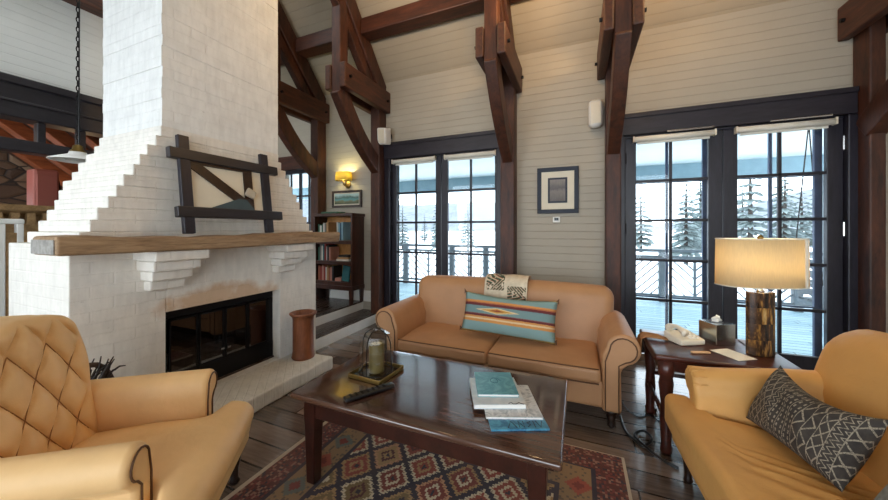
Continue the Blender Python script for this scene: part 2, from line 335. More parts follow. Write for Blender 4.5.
# ------------------------------------------------------------------ mesh building
class MB:
    def __init__(s): s.v = []; s.f = []
    def add(s, vs, fs):
        b = len(s.v); s.v += [tuple(v) for v in vs]; s.f += [tuple(b+i for i in f) for f in fs]; return s
    def box(s, lo, hi, mat=None):
        (a, b, c), (d, e, f) = lo, hi
        vs = [Vector(p) for p in ((a, b, c), (d, b, c), (d, e, c), (a, e, c), (a, b, f), (d, b, f), (d, e, f), (a, e, f))]
        if mat: vs = [mat @ v for v in vs]
        return s.add(vs, [(0, 3, 2, 1), (4, 5, 6, 7), (0, 1, 5, 4), (1, 2, 6, 5), (2, 3, 7, 6), (3, 0, 4, 7)])
    def bar(s, p, q, w, h, up=(0, 0, 1)):
        """square-section bar from p to q, w across, h along up"""
        p, q = Vector(p), Vector(q); d = (q-p).normalized(); sd = d.cross(Vector(up)).normalized(); u = sd.cross(d)
        vs = [c+sd*a*w/2+u*b*h/2 for c in (p, q) for a, b in ((-1, -1), (1, -1), (1, 1), (-1, 1))]
        return s.add(vs, [(3, 2, 1, 0), (4, 5, 6, 7), (0, 1, 5, 4), (1, 2, 6, 5), (2, 3, 7, 6), (3, 0, 4, 7)])
    def prism(s, pts, a, b, f):
        """extrude the 2-D outline pts from a to b; f(u, v, t) gives the point"""
        n = len(pts); s.add([f(u, v, a) for u, v in pts]+[f(u, v, b) for u, v in pts],
              [tuple(range(n-1, -1, -1)), tuple(range(n, 2*n))]+[(i, (i+1) % n, n+(i+1) % n, n+i) for i in range(n)]); return s
    def tube(s, pts, r, n=8, closed=False):
        pts = [Vector(p) for p in pts]; R = r if isinstance(r, (list, tuple)) else [r]*len(pts)
        up = Vector((0, 0, 1)); rings = []; prev = None
        for i, p in enumerate(pts):
            if closed: d = pts[(i+1) % len(pts)]-pts[i-1]
            else: d = pts[min(i+1, len(pts)-1)]-pts[max(i-1, 0)]
            d.normalize()
            if prev is None: prev = (up if abs(d.z) < .9 else Vector((1, 0, 0)))
            sd = d.cross(prev).normalized(); u = sd.cross(d).normalized(); prev = u
            rings.append([p+(sd*math.cos(2*PI*k/n)+u*math.sin(2*PI*k/n))*R[i] for k in range(n)])
        vs = [v for g in rings for v in g]; m = len(rings); fs = []
        for i in range(m if closed else m-1):
            for k in range(n): j = (i+1) % m; fs.append((i*n+k, i*n+(k+1) % n, j*n+(k+1) % n, j*n+k))
        if not closed: fs += [tuple(range(n-1, -1, -1)), tuple((m-1)*n+k for k in range(n))]
        return s.add(vs, fs)
    def lathe(s, prof, c=(0, 0, 0), n=24, sx=1, sy=1, cap=True, p=2):
        def pt(r, z, k):
            a = 2*PI*k/n; ca, sa = math.cos(a), math.sin(a)
            if p != 2: ca, sa = math.copysign(abs(ca)**(2/p), ca), math.copysign(abs(sa)**(2/p), sa)
            return (c[0]+r*sx*ca, c[1]+r*sy*sa, c[2]+z)
        vs = [pt(r, z, k) for r, z in prof for k in range(n)]; m = len(prof)
        fs = [(i*n+k, i*n+(k+1) % n, (i+1)*n+(k+1) % n, (i+1)*n+k) for i in range(m-1) for k in range(n)]
        if cap: fs += [tuple(range(n-1, -1, -1)), tuple((m-1)*n+k for k in range(n))]
        return s.add(vs, fs)
    def rbox(s, lo, hi, r, div=6, fn=None):
        """rounded box; fn bends each point"""
        lo, hi = Vector(lo), Vector(hi); c = (lo+hi)/2; h = (hi-lo)/2; r = min(r, min(h)*.999)
        ax = []
        for i in range(3):
            k = max(2, min(26, int(h[i]*2/.04))) if div is None else div
            inner = [-(h[i]-r)+2*(h[i]-r)*j/k for j in range(k+1)]
            arc = [r*(1-math.cos(PI/4*j/3)) for j in range(3)]
            pre = [-h[i], -h[i]+r*.35, -h[i]+r*.7]
            ax.append(sorted(set(pre+inner+[-q for q in pre])))
        idx = {}; fs = []
        def vid(p):
            key = tuple(round(q, 5) for q in p)
            if key not in idx:
                q = Vector([max(-(h[i]-r), min(h[i]-r, p[i])) for i in range(3)]); d = Vector(p)-q
                o = c+q+(d.normalized()*r if d.length > 1e-9 else d)
                if fn: o = Vector(fn(o))
                idx[key] = len(s.v); s.v.append(tuple(o))
            return idx[key]
        for a in range(3):
            b, d = (a+1) % 3, (a+2) % 3
            for sg in (-1, 1):
                for i in range(len(ax[b])-1):
                    for j in range(len(ax[d])-1):
                        q = []
                        for ii, jj in ((0, 0), (1, 0), (1, 1), (0, 1)):
                            p = [0, 0, 0]; p[a] = sg*h[a]; p[b] = ax[b][i+ii]; p[d] = ax[d][j+jj]; q.append(vid(p))
                        s.f.append(tuple(q if sg > 0 else q[::-1]))
        return s
    def grid(s, f, nu, nv, closed_u=False):
        vs = [f(i/nu, j/nv) for j in range(nv+1) for i in range(nu+1)]
        return s.add(vs, [(j*(nu+1)+i, j*(nu+1)+i+1, (j+1)*(nu+1)+i+1, (j+1)*(nu+1)+i) for j in range(nv) for i in range(nu)])
    def build(s, name, mat, parent=None, bevel=0, smooth=False, solid=0, seg=2):
        me = bpy.data.meshes.new(name); me.from_pydata(s.v, [], s.f); me.update()
        o = bpy.data.objects.new(name, me); COL.objects.link(o)
        me.materials.append(M[mat] if isinstance(mat, str) else mat)
        if parent: o.parent = parent
        if solid:
            q = o.modifiers.new('Thickness', 'SOLIDIFY'); q.thickness = solid; q.offset = 0
        if bevel:
            q = o.modifiers.new('Bevel', 'BEVEL'); q.width = bevel; q.segments = seg; q.limit_method = 'ANGLE'; q.angle_limit = math.radians(35)
        if smooth: me.polygons.foreach_set('use_smooth', [True]*len(me.polygons))
        if bevel and smooth: o.modifiers.new('Weighted', 'WEIGHTED_NORMAL')
        return o

def tag(o, label=None, cat=None, group=None, kind=None):
    if label: o['label'] = label
    if cat: o['category'] = cat
    if group: o['group'] = group
    if kind: o['kind'] = kind
    return o
def thing(name, label, cat, loc=(0, 0, 0), rz=0, group=None, kind=None):
    o = bpy.data.objects.new(name, None); COL.objects.link(o); o.location = loc; o.rotation_euler = (0, 0, rz); o.empty_display_size = .1
    return tag(o, label, cat, group, kind)
def struct(name, mb, mat, label=None, **kw):
    return tag(mb.build(name, mat, **kw), label, None, None, 'structure')
def copy_tree(o, parent=None):
    c = o.copy(); COL.objects.link(c)
    if parent: c.parent = parent
    for ch in list(o.children): copy_tree(ch, c)
    return c
def box(lo, hi): return MB().box(lo, hi)
def smoothstep(a, b, x):
    t = max(0, min(1, (x-a)/(b-a))); return t*t*(3-2*t)

# ================================================================== THE ROOM SHELL
YW = 4.05                                   # inner face of the window wall
RIDGE = 0.35
roof_z = lambda y: 3.50+1.137*(YW-y)
struct('floor', box((-3.03, -3.3, -.12), (3.3, 4.27, 0)), 'floor', 'dark plank floor')
struct('floor_platform', box((-5.3, -3.3, -.12), (-3.03, 4.27, .26)), 'floor_hi', 'raised dark plank floor beside the bookcase')
struct('floor_dining', box((-9.0, -3.3, -.12), (-5.3, 4.27, .26)), 'floor_hi', 'dark floor of the far room')
struct('floor_step', box((-3.03, -3.3, 0), (-2.70, 4.05, .135)), 'floor_hi', 'dark tread of the low step')
struct('trim_1', box((-2.70, 2.70, 0), (-2.685, 4.05, .118)), 'riser', 'white riser of the lower step')
struct('trim_2', box((-3.03, 2.70, .135), (-3.016, 4.05, .238)), 'riser', 'white riser of the upper step')
# window wall, built around its openings
W = MB()
OP = [(-4.75, -3.92, .55, 2.40), (-2.50, -.93, -.12, 2.42), (.46, 2.22, -.12, 2.42)]
xs = -9.0
for a, b, z0, z1 in OP:
    W.box((xs, YW, -.12), (a, 4.25, 3.62)); W.box((a, YW, z1), (b, 4.25, 3.62))
    if z0 > 0: W.box((a, YW, -.12), (b, 4.25, z0))
    xs = b
W.box((xs, YW, -.12), (3.3, 4.25, 3.62))
struct('wall_back', W, 'wall', 'cream boarded wall with the french doors')
def slab(x0, x1, flip=1):
    # one roof slope, 0.2 thick
    y0, y1 = (4.4, RIDGE) if flip > 0 else (2*RIDGE-4.4, RIDGE)
    z0, z1 = roof_z(4.4), roof_z(RIDGE)
    return MB().prism([(y0, z0), (y1, z1), (y1, z1+.25), (y0, z0+.25)], x0, x1, lambda u, v, t: (t, u, v))
struct('ceiling', slab(-5.3, 3.4), 'ceil', 'sloping boarded ceiling')
struct('ceiling_far', slab(-5.3, 3.4, -1), 'ceil', 'far slope of the boarded ceiling')
struct('wall_right', box((3.3, -3.5, -.12), (3.5, 4.25, 8.2)), 'outwall', 'plain cream end wall')
# wall between the living room and the dining room, open below its beam
GW = MB()
GW.box((-5.36, -3.4, 2.83), (-5.2, 4.05, 8.0)); GW.box((-5.36, 3.1, -.12), (-5.2, 4.05, 2.83)); GW.box((-5.36, -3.4, -.12), (-5.2, -2.6, 2.83))
struct('wall_left', GW, 'gable', 'white boarded gable wall above the dark beam')
struct('trim_3', box((-5.38, -2.6, 2.46), (-5.14, 3.1, 2.84)).box((-5.16, -2.6, 2.78), (-5.10, 3.1, 2.86)).box((-5.15, -2.6, 2.60), (-5.12, 3.1, 2.63)), 'darky', 'dark beam over the opening to the dining room', bevel=.012)
tr = MB().box((-5.34, -2.6, 2.13), (-5.16, 3.1, 2.25))
for y in (-2.5, -1.4, -.3, .55, 1.05, 1.50, 1.80, 2.5): tr.box((-5.30, y-.03, 2.25), (-5.20, y+.03, 2.46))
struct('trim_4', tr, 'darky', 'dark lower rail of the open beam', bevel=.008)
struct('trim_5', box((-5.2, -2.6, 3.84), (-5.02, 4.05, 4.02)), 'beamy', 'brown tie beam along the gable wall', bevel=.01)
# rear wall, behind the viewer, with the big windows that light the room
RW = MB(); xs = -9.0
for a, b, z0, z1 in [(-8.6, -5.6, .6, 2.6), (-4.9, -2.2, .3, 3.0), (-1.5, 2.6, .3, 3.0)]:
    RW.box((xs, -3.5, -.12), (a, -3.3, 3.62)); RW.box((a, -3.5, -.12), (b, -3.3, z0)); RW.box((a, -3.5, z1), (b, -3.3, 3.62)); xs = b
RW.box((xs, -3.5, -.12), (3.3, -3.3, 3.62))
struct('wall_rear', RW, 'wall', 'rear wall with tall windows')
# dining room shell
struct('wall_dining', box((-9.0, -3.3, -.12), (-8.6, 1.2, 3.9)).box((-9.0, 1.2, -.12), (-8.6, 1.75, 1.55)).box((-9.0, 1.2, 1.9), (-8.6, 1.75, 3.9)).box((-9.0, 1.75, -.12), (-8.6, 4.27, 3.9)), 'stone', 'brown fieldstone wall of the dining room')
dz = lambda y: 2.78+.85*(1.9-y)
struct('ceiling_dining', MB().prism([(4.2, dz(4.2)), (-.5, dz(-.5)), (-.5, dz(-.5)+.15), (4.2, dz(4.2)+.15)], -9.0, -5.36, lambda u, v, t: (t, u, v)).box((-9, -3.4, dz(-.5)), (-5.36, -.5, dz(-.5)+.15)), 'dining_ceiling', 'brown sloping ceiling of the dining room')
for i, x in enumerate((-5.75, -6.45, -7.15, -7.85)):
    r = MB().prism([(4.0, dz(4.0)), (-.3, dz(-.3)), (-.3, dz(-.3)-.2), (4.0, dz(4.0)-.2)], x-.09, x+.09, lambda u, v, t: (t, u, v)).build('ceiling_rafter', 'rafter', bevel=.008)
    tag(r, 'orange-brown sloping rafter in the dining room, %s behind the dark beam' % ('first', 'second', 'third', 'fourth')[i], 'rafter', 'dining room rafters')

# door casings
def casing(n, x0, x1, lbl):
    m = MB().box((x0, 3.965, 2.36), (x1, 4.06, 2.575)).box((x0, 3.95, 2.54), (x1, 3.97, 2.59))
    struct('trim_%d' % n, m, 'darkx', 'dark header over the ' + lbl, bevel=.008)
casing(6, -2.60, -.87, 'french doors behind the sofa'); casing(7, .42, 2.25, 'french doors behind the lamp')
struct('trim_8', box((-2.60, 3.98, 0), (-2.50, 4.25, 2.36)).box((-.95, 3.98, 0), (-.87, 4.25, 2.36)).box((-2.50, 4.03, 2.34), (-.95, 4.25, 2.42)), 'dark', 'dark jambs of the doors behind the sofa', bevel=.008)
struct('trim_9', box((.42, 3.98, 0), (.475, 4.25, 2.36)).box((2.195, 3.98, 0), (2.265, 4.25, 2.36)).box((.475, 4.03, 2.34), (2.195, 4.25, 2.42)), 'dark', 'dark jambs of the doors behind the lamp', bevel=.008)
struct('trim_10', box((-4.85, 3.96, 2.34), (-3.88, 4.07, 2.53)).box((-4.88, 3.95, 2.50), (-3.88, 3.97, 2.56)), 'beamx', 'brown header over the far window', bevel=.008)
struct('baseboard_back', box((-3.7, 4.03, .26), (-2.75, 4.05, .42)).box((-.70, 4.03, 0), (.28, 4.05, .15)), 'riser', 'white baseboard')

# french doors
GZ0, GZ1, ROWS = .17, 2.29, 5
def french_door(name, lbl, leaves):
    d = thing(name, lbl, None, (0, 0, 0), kind='structure')
    for k, (a, b, g0, g1) in enumerate(leaves):
        L = MB(); y0, y1 = 4.035, 4.085
        L.box((a, y0, .01), (g0, y1, 2.34)).box((g1, y0, .01), (b, y1, 2.34)).box((g0, y0, .01), (g1, y1, GZ0)).box((g0, y0, GZ1), (g1, y1, 2.34))
        leaf = L.build('door_leaf', 'dark', d, bevel=.006)
        mm = MB(); mx = (g0+g1)/2
        mm.box((mx-.014, 4.045, GZ0), (mx+.014, 4.075, GZ1))
        for r in range(1, ROWS):
            z = GZ0+(GZ1-GZ0)*r/ROWS; mm.box((g0, 4.045, z-.014), (g1, 4.075, z+.014))
        mm.build('muntin_grid', 'dark', leaf, bevel=.004)
        box((g0, 4.058, GZ0), (g1, 4.062, GZ1)).build('glass_pane', 'glass', leaf)
        if name == 'door_2':
          sd = MB().box((mx-.012, 4.205, .12), (mx+.012, 4.235, 2.34)).box((g0-.055, 4.205, .06), (g0+.0, 4.235, 2.36)).box((g1-.0, 4.205, .06), (g1+.055, 4.235, 2.36))
          for r in range(1, ROWS): sd.box((g0, 4.212, GZ0+(GZ1-GZ0)*r/ROWS-.008), (g1, 4.228, GZ0+(GZ1-GZ0)*r/ROWS+.008))
          sd.build('storm_frame', 'stormblue', leaf)
        hx = a+.006 if k == 0 else b-.006
        for z in (.35, 1.35, 2.12):
            MB().tube([(hx, 4.022, z-.06), (hx, 4.022, z+.06)], .009, 8).build('hinge', 'chrome' if k else 'iron', leaf)
    return d
french_door('door_1', 'dark french doors behind the sofa', [(-2.50, -1.725, -2.424, -1.805), (-1.715, -.95, -1.627, -.979)])
french_door('door_2', 'dark french doors behind the lamp', [(.475, 1.332, .584, 1.219), (1.338, 2.195, 1.451, 2.088)])
w3 = thing('window_1', 'dark-framed window beside the brick chimney', None, kind='structure')
f = MB().box((-4.75, 4.04, .55), (-4.69, 4.12, 2.36)).box((-3.98, 4.04, .55), (-3.92, 4.12, 2.36)).box((-4.75, 4.04, 2.28), (-3.92, 4.12, 2.40)).box((-4.75, 4.04, .55), (-3.92, 4.12, .62)).build('window_frame', 'dark', w3, bevel=.005)
g = MB().box((-4.32, 4.05, .62), (-4.28, 4.09, 2.28))
for z in (1.0, 1.45, 1.90): g.box((-4.69, 4.05, z-.014), (-3.98, 4.09, z+.014))
g.box((-4.12, 4.055, .62), (-4.10, 4.085, 2.28)); g.box((-4.52, 4.055, .62), (-4.50, 4.085, 2.28))
g.build('muntin_grid', 'dark', f); box((-4.69, 4.068, .62), (-3.98, 4.072, 2.28)).build('glass_pane', 'glass', f)

# roller shades, one rolled up over each door leaf
def roller(x0, x1, label, rod=None):
    t = thing('roller_shade', label, 'window shade', ((x0+x1)/2, 3.99, 2.31), group='rolled-up shades over the french doors')
    h = (x1-x0)/2
    MB().tube([(-h, 0, 0), (h, 0, 0)], .030, 14).build('roll', 'shade_roll', t, smooth=True)
    box((-h+.03, .012, -.05), (h-.03, .03, .0)).build('cloth_edge', 'shade_roll', t)
    box((-h-.014, -.028, -.03), (-h, .035, .034)).build('bracket', 'cream', t, bevel=.003); box((h, -.028, -.03), (h+.014, .035, .034)).build('bracket', 'cream', t, bevel=.003)
    if rod: MB().tube([(rod[0]-(x0+x1)/2, -.035, .052), (rod[1]-(x0+x1)/2, -.035, .052)], .009, 8).build('rod', 'chrome', t)
roller(-2.45, -1.80, 'cream rolled-up shade over the door leaf nearest the bookcase')
roller(-1.64, -.965, 'cream rolled-up shade over the door leaf nearest the blue-framed picture')
roller(.56, 1.25, 'cream rolled-up shade with short chrome rod, over the door leaf beside the white speaker', (.85, 1.24))
roller(1.43, 2.11, 'cream rolled-up shade with long chrome rod, above the table lamp', (1.66, 2.08))

# ------------------------------------------------------------------ timber trusses
def truss(x, label, top=5.2, zfoot=0, w=.15):
    t = thing('timber_truss', label, 'roof truss', (x, YW, 0), group='hammer-beam trusses along the window wall')
    q = lambda pts, a, b: MB().prism(pts, a, b, lambda u, v, s: (s, u-YW, v))
    q([(3.86, zfoot), (4.045, zfoot), (4.045, 3.44), (3.86, 3.44)], -w/2, w/2).build('wall_post', 'beam', t, bevel=.012)
    for s in (-1, 1):
        q([(3.04, 3.03), (4.04, 3.03), (4.04, 3.33), (3.04, 3.33)], s*.11-.042, s*.11+.042).build('hammer_beam', 'beamy', t, bevel=.014)
    q([(3.06, 2.99), (3.20, 2.99), (3.20, 4.30), (3.06, 4.42)], -.066, .066).build('hammer_post', 'beam', t, bevel=.010)
    # curved knee brace
    pts_o, pts_i = [], []
    for k in range(9):
        a = k/8; y = 3.955-.86*a; z = 2.20+.84*a; b = -.05*math.sin(PI*a)
        pts_o.append((y-.07+b, z-.07+b)); pts_i.append((min(y+.075+b, 4.0), z+.075+b))
    q(pts_o+pts_i[::-1], -.062, .062).build('knee_brace', 'beam', t, bevel=.010)
    d = Vector((-.66, .75))
    A = Vector((4.05, 3.43)); nrm = Vector((.75, .66))
    def strip(o0, o1, l0, l1): return [tuple(A-nrm*o0+d*l0), tuple(A-nrm*o0+d*l1), tuple(A-nrm*o1+d*l1), tuple(A-nrm*o1+d*l0)]
    q(strip(0, .22, 0, top), -.08, .08).build('rafter', 'beam', t, bevel=.012)
    q(strip(.235, .355, .12, 1.6), -.05, .05).build('inner_strut', 'beam', t, bevel=.008)
    for s in (-1, 1):
        for yy, zz in ((3.13, 3.18), (3.95, 3.18)): MB().tube([(s*.15, yy-YW, zz), (s*.178, yy-YW, zz)], .018, 8).build('bolt_head', 'iron', t)
    return t
truss(-3.805, 'reddish timber truss with sloping brace nearest the chimney', zfoot=.26)
truss(-2.675, 'reddish timber truss between the wall sconce and the french doors', top=2.2, zfoot=.135)
truss(-.785, 'brown timber truss directly above the sofa, beside the blue-framed picture', w=.17)
truss(.35, 'dark timber truss beside the taller white speaker', w=.145)
truss(2.305, 'dark timber truss at the frame edge beyond the table lamp', w=.10)
for a, b, lb in ((-3.72, -2.76, 'short brown purlin under the white slope beside the chimney'), (-2.59, -.87, 'brown purlin crossing the ceiling above the french doors and sofa'), (-.70, .27, 'brown purlin between the two middle trusses'), (.43, 2.22, 'brown purlin above the french doors behind the lamp'), (-5.0, -3.89, 'brown purlin running behind the chimney')):
    tag(box((a, 3.42, 3.87), (b, 3.62, 4.07)).build('roof_purlin', 'beamx', bevel=.012), lb, 'roof beam', 'purlins under the roof slope')

# ================================================================== FIREPLACE
fp = thing('fireplace', 'white painted brick fireplace with stepped shoulders and tall chimney stack', 'fireplace', (0, 0, 0))
XF, XB = -2.62, -3.45
B = MB()
oy0, oy1, oz0, oz1 = 1.312, 2.231, .12, .775
B.box((XB, .852, 0), (XF, oy0, 1.26)).box((XB, oy1, 0), (XF, 2.687, 1.26)).box((XB, oy0, oz1), (XF, oy1, 1.26)).box((XB, oy0, 0), (XF, oy1, oz0)).box((XB, oy0, oz0), (-3.25, oy1, oz1))
for k in range(11):
    z0 = 1.26+.0725*k; e = min(.433, .048+(z0+.036-1.31)*.544)
    j = .005*math.sin(k*2.3)
    xb = (-3.314, -3.302, -3.284, -3.326, -3.386, -3.428, -3.44, -3.44, -3.44, -3.44, -3.44)[k]
    B.box((xb, .852+e+j, z0), (XF, 2.687-e*1.10-j, z0+.0725))
B.build('chimney_breast', 'brick', fp, bevel=.007)
B = MB()
# the upper stack: its brick courses stand slightly proud in turn along the corners
z = 2.03; k = 0
while z < 8.6:
    j = .0016*math.sin(k*1.7)+.0014*math.sin(k*4.1)
    B.box((XB+.05, 1.289+j, z), (XF-.002+.8*j, 2.209-j, z+.0725)); z += .0725; k += 1
B.build('chimney_stack', 'stack', fp)
H = MB().rbox((XF, 1.06, 0), (-2.184, 2.46, .122), .018, 12, lambda p: (p.x+.006*math.sin(p.y*31), p.y, p.z+.003*math.sin(p.y*40+p.x*13)))
H.build('hearth', 'hearth', fp, smooth=True)
for yc in (1.29, 2.25):
    c = MB(); prot = (.07, .13, .19, .25)
    for k in range(4):
        hw = .100+.019*k; c.box((XF-.02, yc-hw, .945+.0675*k), (XF+prot[k], yc+hw, .945+.0675*(k+1)-.004))
    c.build('brick_corbel', 'brick', fp, bevel=.009)
def mant(p):
    w = .012*math.sin(p.y*5.1+p.z*9)+.008*math.sin(p.y*13+1)
    sag = .010*math.sin(p.y*3.3)
    return (p.x+w*(1 if p.x > -2.5 else 0), p.y, p.z+sag*(1 if p.z > 1.26 else .4)+.006*math.sin(p.y*17)*(p.z > 1.28))
mt = MB().rbox((-2.60, .715, 1.214), (-2.325, 2.735, 1.308), .016, 20, mant).build('mantel_shelf', 'mantel', fp, smooth=True)
box((-2.59, .709, 1.224), (-2.338, .7155, 1.296)).build('weathered_end', 'mantel_end', mt, bevel=.01)
# fire-door insert
ins = thing('fire_doors', None, None); ins.parent = fp
XI = -2.715
MB().box((XI-.03, oy0, oz1-.075), (XI, oy1, oz1)).box((XI-.03, oy0, oz0), (XI+.005, oy1, oz0+.165)).box((XI-.03, oy0, oz0+.16), (XI, oy0+.055, oz1-.075)).box((XI-.03, oy1-.055, oz0+.16), (XI, oy1, oz1-.075)).build('insert_frame', 'blackmetal', ins, bevel=.005)
gy0, gy1 = oy0+.06, oy1-.06
for k in range(4):
    a = gy0+(gy1-gy0)*k/4+.004; b = gy0+(gy1-gy0)*(k+1)/4-.004
    gl = MB(); t_ = .012
    gl.box((XI-.006, a, .285), (XI+.006, a+t_, .695)).box((XI-.006, b-t_, .285), (XI+.006, b, .695)).box((XI-.006, a, .285), (XI+.006, b, .30)).box((XI-.006, a, .68), (XI+.006, b, .695))
    dr = gl.build('fire_door', 'blackmetal', ins)
    box((XI-.003, a+t_, .30), (XI+.001, b-t_, .68)).build('smoked_pane', 'fireglass', dr)
    if k in (1, 2): box((XI+.006, (b-.035 if k == 1 else a+.01), .36), (XI+.022, (b-.01 if k == 1 else a+.035), .375)).build('door_pull', 'chrome', dr, bevel=.003)
MB().box((-3.24, oy0, oz0), (-3.22, oy1, oz1)).box((-3.22, oy0, oz0), (XI-.04, oy0+.02, oz1)).box((-3.22, oy1-.02, oz0), (XI-.04, oy1, oz1)).box((-3.22, oy0, oz0), (XI-.04, oy1, oz0+.02)).build('firebox_lining', 'firebrick', ins)
MB().tube([(-2.98, 1.48, .21), (-2.96, 2.05, .22)], .05, 10).tube([(-3.06, 1.52, .22), (-3.08, 2.0, .21)], .055, 10).tube([(-3.03, 1.5, .31), (-2.99, 2.02, .30)], .045, 10).build('fire_log', 'mantel_end', ins)

# rustic framed artwork leaning on the mantel
art = thing('framed_artwork', 'dark timber frame with crossing corners leaning on the mantel, angular plank relief inside', 'artwork', (-2.475, 1.70, 1.318))
art.rotation_euler = (0, math.radians(-7), 0)
for s in (-.325, .300): box((-.018, s-.035, 0), (.018, s+.035, .69)).build('upright_bar', 'dark', art, bevel=.005)
for z_, a, b in ((.555, -.42, .42), (.150, -.395, .43)): box((-.020, a, z_-.037), (.026, b, z_+.037)).build('cross_bar', 'darky', art, bevel=.005)
box((-.020, -.30, .18), (-.008, .28, .53)).build('backing_panel', 'mat_board', art)
MB().bar((-.002, -.29, .515), (-.002, .145, .21), .07, .012, (1, 0, 0)).build('diagonal_plank', 'mountain_frame', art)
MB().box((-.006, .105, .18), (.006, .175, .52)).build('upright_plank', 'mountain_frame', art)
MB().box((-.006, -.30, .50), (.008, .17, .53)).build('top_plank', 'mountain_frame', art)
MB().prism([(-.18, .185), (.18, .185), (.11, .27), (.05, .275)], -.004, .010, lambda u, v, t: (t, u, v)).build('teal_wedge', plain('teal_grey_paint', srgb(62, 80, 86), .6), art)
MB().prism([(.09, .31), (.165, .275), (.195, .335), (.125, .375)], .004, .03, lambda u, v, t: (t, u, v)).build('pale_stone', plain('pale_stone', srgb(186, 176, 158), .8), art, bevel=.01)

# copper crock on the hearth
cr = tag(MB().lathe([(.098, 0), (.104, .012), (.098, .035), (.093, .07), (.093, .36), (.097, .39), (.112, .405), (.122, .418), (.122, .428), (.110, .432), (.088, .425), (.082, .38), (.080, .05), (0, .045)], (0, 0, 0), 40).build('copper_crock', 'copper', smooth=True), 'tall rusty brown cylindrical crock with flared rim on the white hearth', 'crock')
cr.location = (-2.43, 2.33, .124)
# basket of dark twigs beside the hearth
bk = thing('kindling_basket', 'dark basket of curling twigs between the tufted armchair and the fireplace', 'basket', (-2.45, .875, 0))
MB().lathe([(.08, 0), (.09, .02), (.10, .20), (.11, .36), (.115, .375), (.105, .38), (.095, .2), (.08, .03), (0, .03)], n=28).build('basket_body', 'wicker', bk, smooth=True)
MB().tube([(.0, .105*math.cos(PI*k/12), .37+.24*math.sin(PI*k/12)) for k in range(13)], .014, 8).build('basket_handle', 'wicker', bk, smooth=True)
tw = MB()
for k in range(16):
    a = rnd.uniform(-.9, .5); l = rnd.uniform(.05, .12); c0 = Vector((rnd.uniform(-.04, .04), rnd.uniform(-.04, .04), .36)); cu = rnd.uniform(.8, 2.4)
    tw.tube([c0+Vector((.03*math.sin(a*3+q), math.sin(a+cu*q*.22)*l*q/5, math.cos(a*.4+cu*q*.12)*(l+.24)*q/5)) for q in range(6)], [.008, .008, .007, .006, .005, .003], 6)
tw.build('twig_bundle', 'twig', bk, smooth=True); bk.children[-1]['kind'] = 'stuff'

# ================================================================== WALL THINGS
def picture(name, label, x0, x1, z0, z1, fm, fw, depth, inner, mat_w=0, mat_col='mat_board', inner_frame=None):
    t = thing(name, label, 'picture', ((x0+x1)/2, YW-.002, (z0+z1)/2)); w, h = (x1-x0)/2, (z1-z0)/2
    MB().box((-w, -depth, -h), (w, 0, -h+fw)).box((-w, -depth, h-fw), (w, 0, h)).box((-w, -depth, -h+fw), (-w+fw, 0, h-fw)).box((w-fw, -depth, -h+fw), (w, 0, h-fw)).build('picture_frame', fm, t, bevel=.004)
    if mat_w: box((-w+fw, -depth*.55, -h+fw), (w-fw, -.004, h-fw)).build('mat_board', mat_col, t)
    q = fw+mat_w
    if inner_frame: box((-w+q, -depth*.7, -h+q), (w-q, -depth*.5, h-q)).build('inner_frame', inner_frame, t); q += .022
    box((-w+q, -depth*.8, -h+q), (w-q, -depth*.4, h-q)).build('print', inner, t)
    return t
SK = m_landscape('grey_etching', [(0, srgb(96, 88, 84)), (.45, srgb(128, 118, 112)), (.6, srgb(90, 84, 84)), (1, srgb(142, 132, 124))], sc=9)
LS = m_landscape('lake_painting', [(.0, srgb(60, 70, 50)), (.3, srgb(110, 112, 84)), (.42, srgb(96, 150, 156)), (.62, srgb(70, 100, 96)), (.85, srgb(168, 196, 200))], sc=4)
picture('framed_print', 'blue-black framed grey print with cream mat above the thermostat', -.455, .008, 1.535, 2.08, 'frame_blue', .048, .03, SK, .075, 'mat_board', 'frame_blue')
picture('framed_painting', 'small dark-framed lake landscape hung below the lit sconce', -3.595, -3.03, 1.685, 1.948, 'mountain_frame', .035, .03, LS, .018)
th = thing('thermostat', 'small white thermostat with dark screen under the blue-framed print', 'thermostat', (-.236, YW-.001, 1.462))
box((-.04, -.022, -.032), (.04, 0, .032)).build('mounting_plate', 'white', th, bevel=.004); box((-.024, -.0245, -.012), (.024, -.021, .022)).build('screen', 'black', th)
sp = thing('wall_speaker', 'white slim speaker with rounded top on the boarded wall above the picture', 'speaker', (.183, YW-.045, 2.64), group='white wall speakers')
MB().rbox((-.075, -.07, -.155), (.075, .04, .155), .05, 5).build('speaker_body', 'speaker', sp, smooth=True); box((-.05, -.074, -.12), (.05, -.068, .12)).build('speaker_grille', 'cream', sp, bevel=.004)
sp = thing('wall_speaker', 'small white angled speaker at the truss post by the sofa doors', 'speaker', (-2.535, 3.90, 2.665), group='white wall speakers')
sp.rotation_euler = (math.radians(12), math.radians(9), math.radians(-10))
MB().rbox((-.085, -.07, -.115), (.075, .06, .115), .02, 5).build('speaker_body', 'speaker', sp, smooth=True); box((-.06, -.074, -.09), (.055, -.068, .09)).build('speaker_grille', 'cream', sp, bevel=.004)
MB().box((-.02, .05, -.03), (.02, .13, .03)).build('speaker_bracket', 'iron', sp)
sc = thing('wall_sconce', 'lit brass wall sconce with wide glowing yellow shade above the small painting', 'wall lamp', (-3.30, YW, 2.04))
MB().lathe([(.0, 0), (.06, .0), (.06, .008), (.045, .02), (.02, .03), (0, .03)], n=24).build('backplate', 'brass', sc, smooth=True); sc.children[-1].rotation_euler = (PI/2, 0, 0)
MB().tube([(0, -.02, 0), (0, -.07, -.03), (0, -.10, -.01), (0, -.10, .06)], .009, 8).build('arm', 'brass', sc, smooth=True)
MB().tube([(-.09, -.10, .055), (0, -.10, .05), (.09, -.10, .055)], .007, 8).build('crossbar', 'brass', sc, smooth=True)
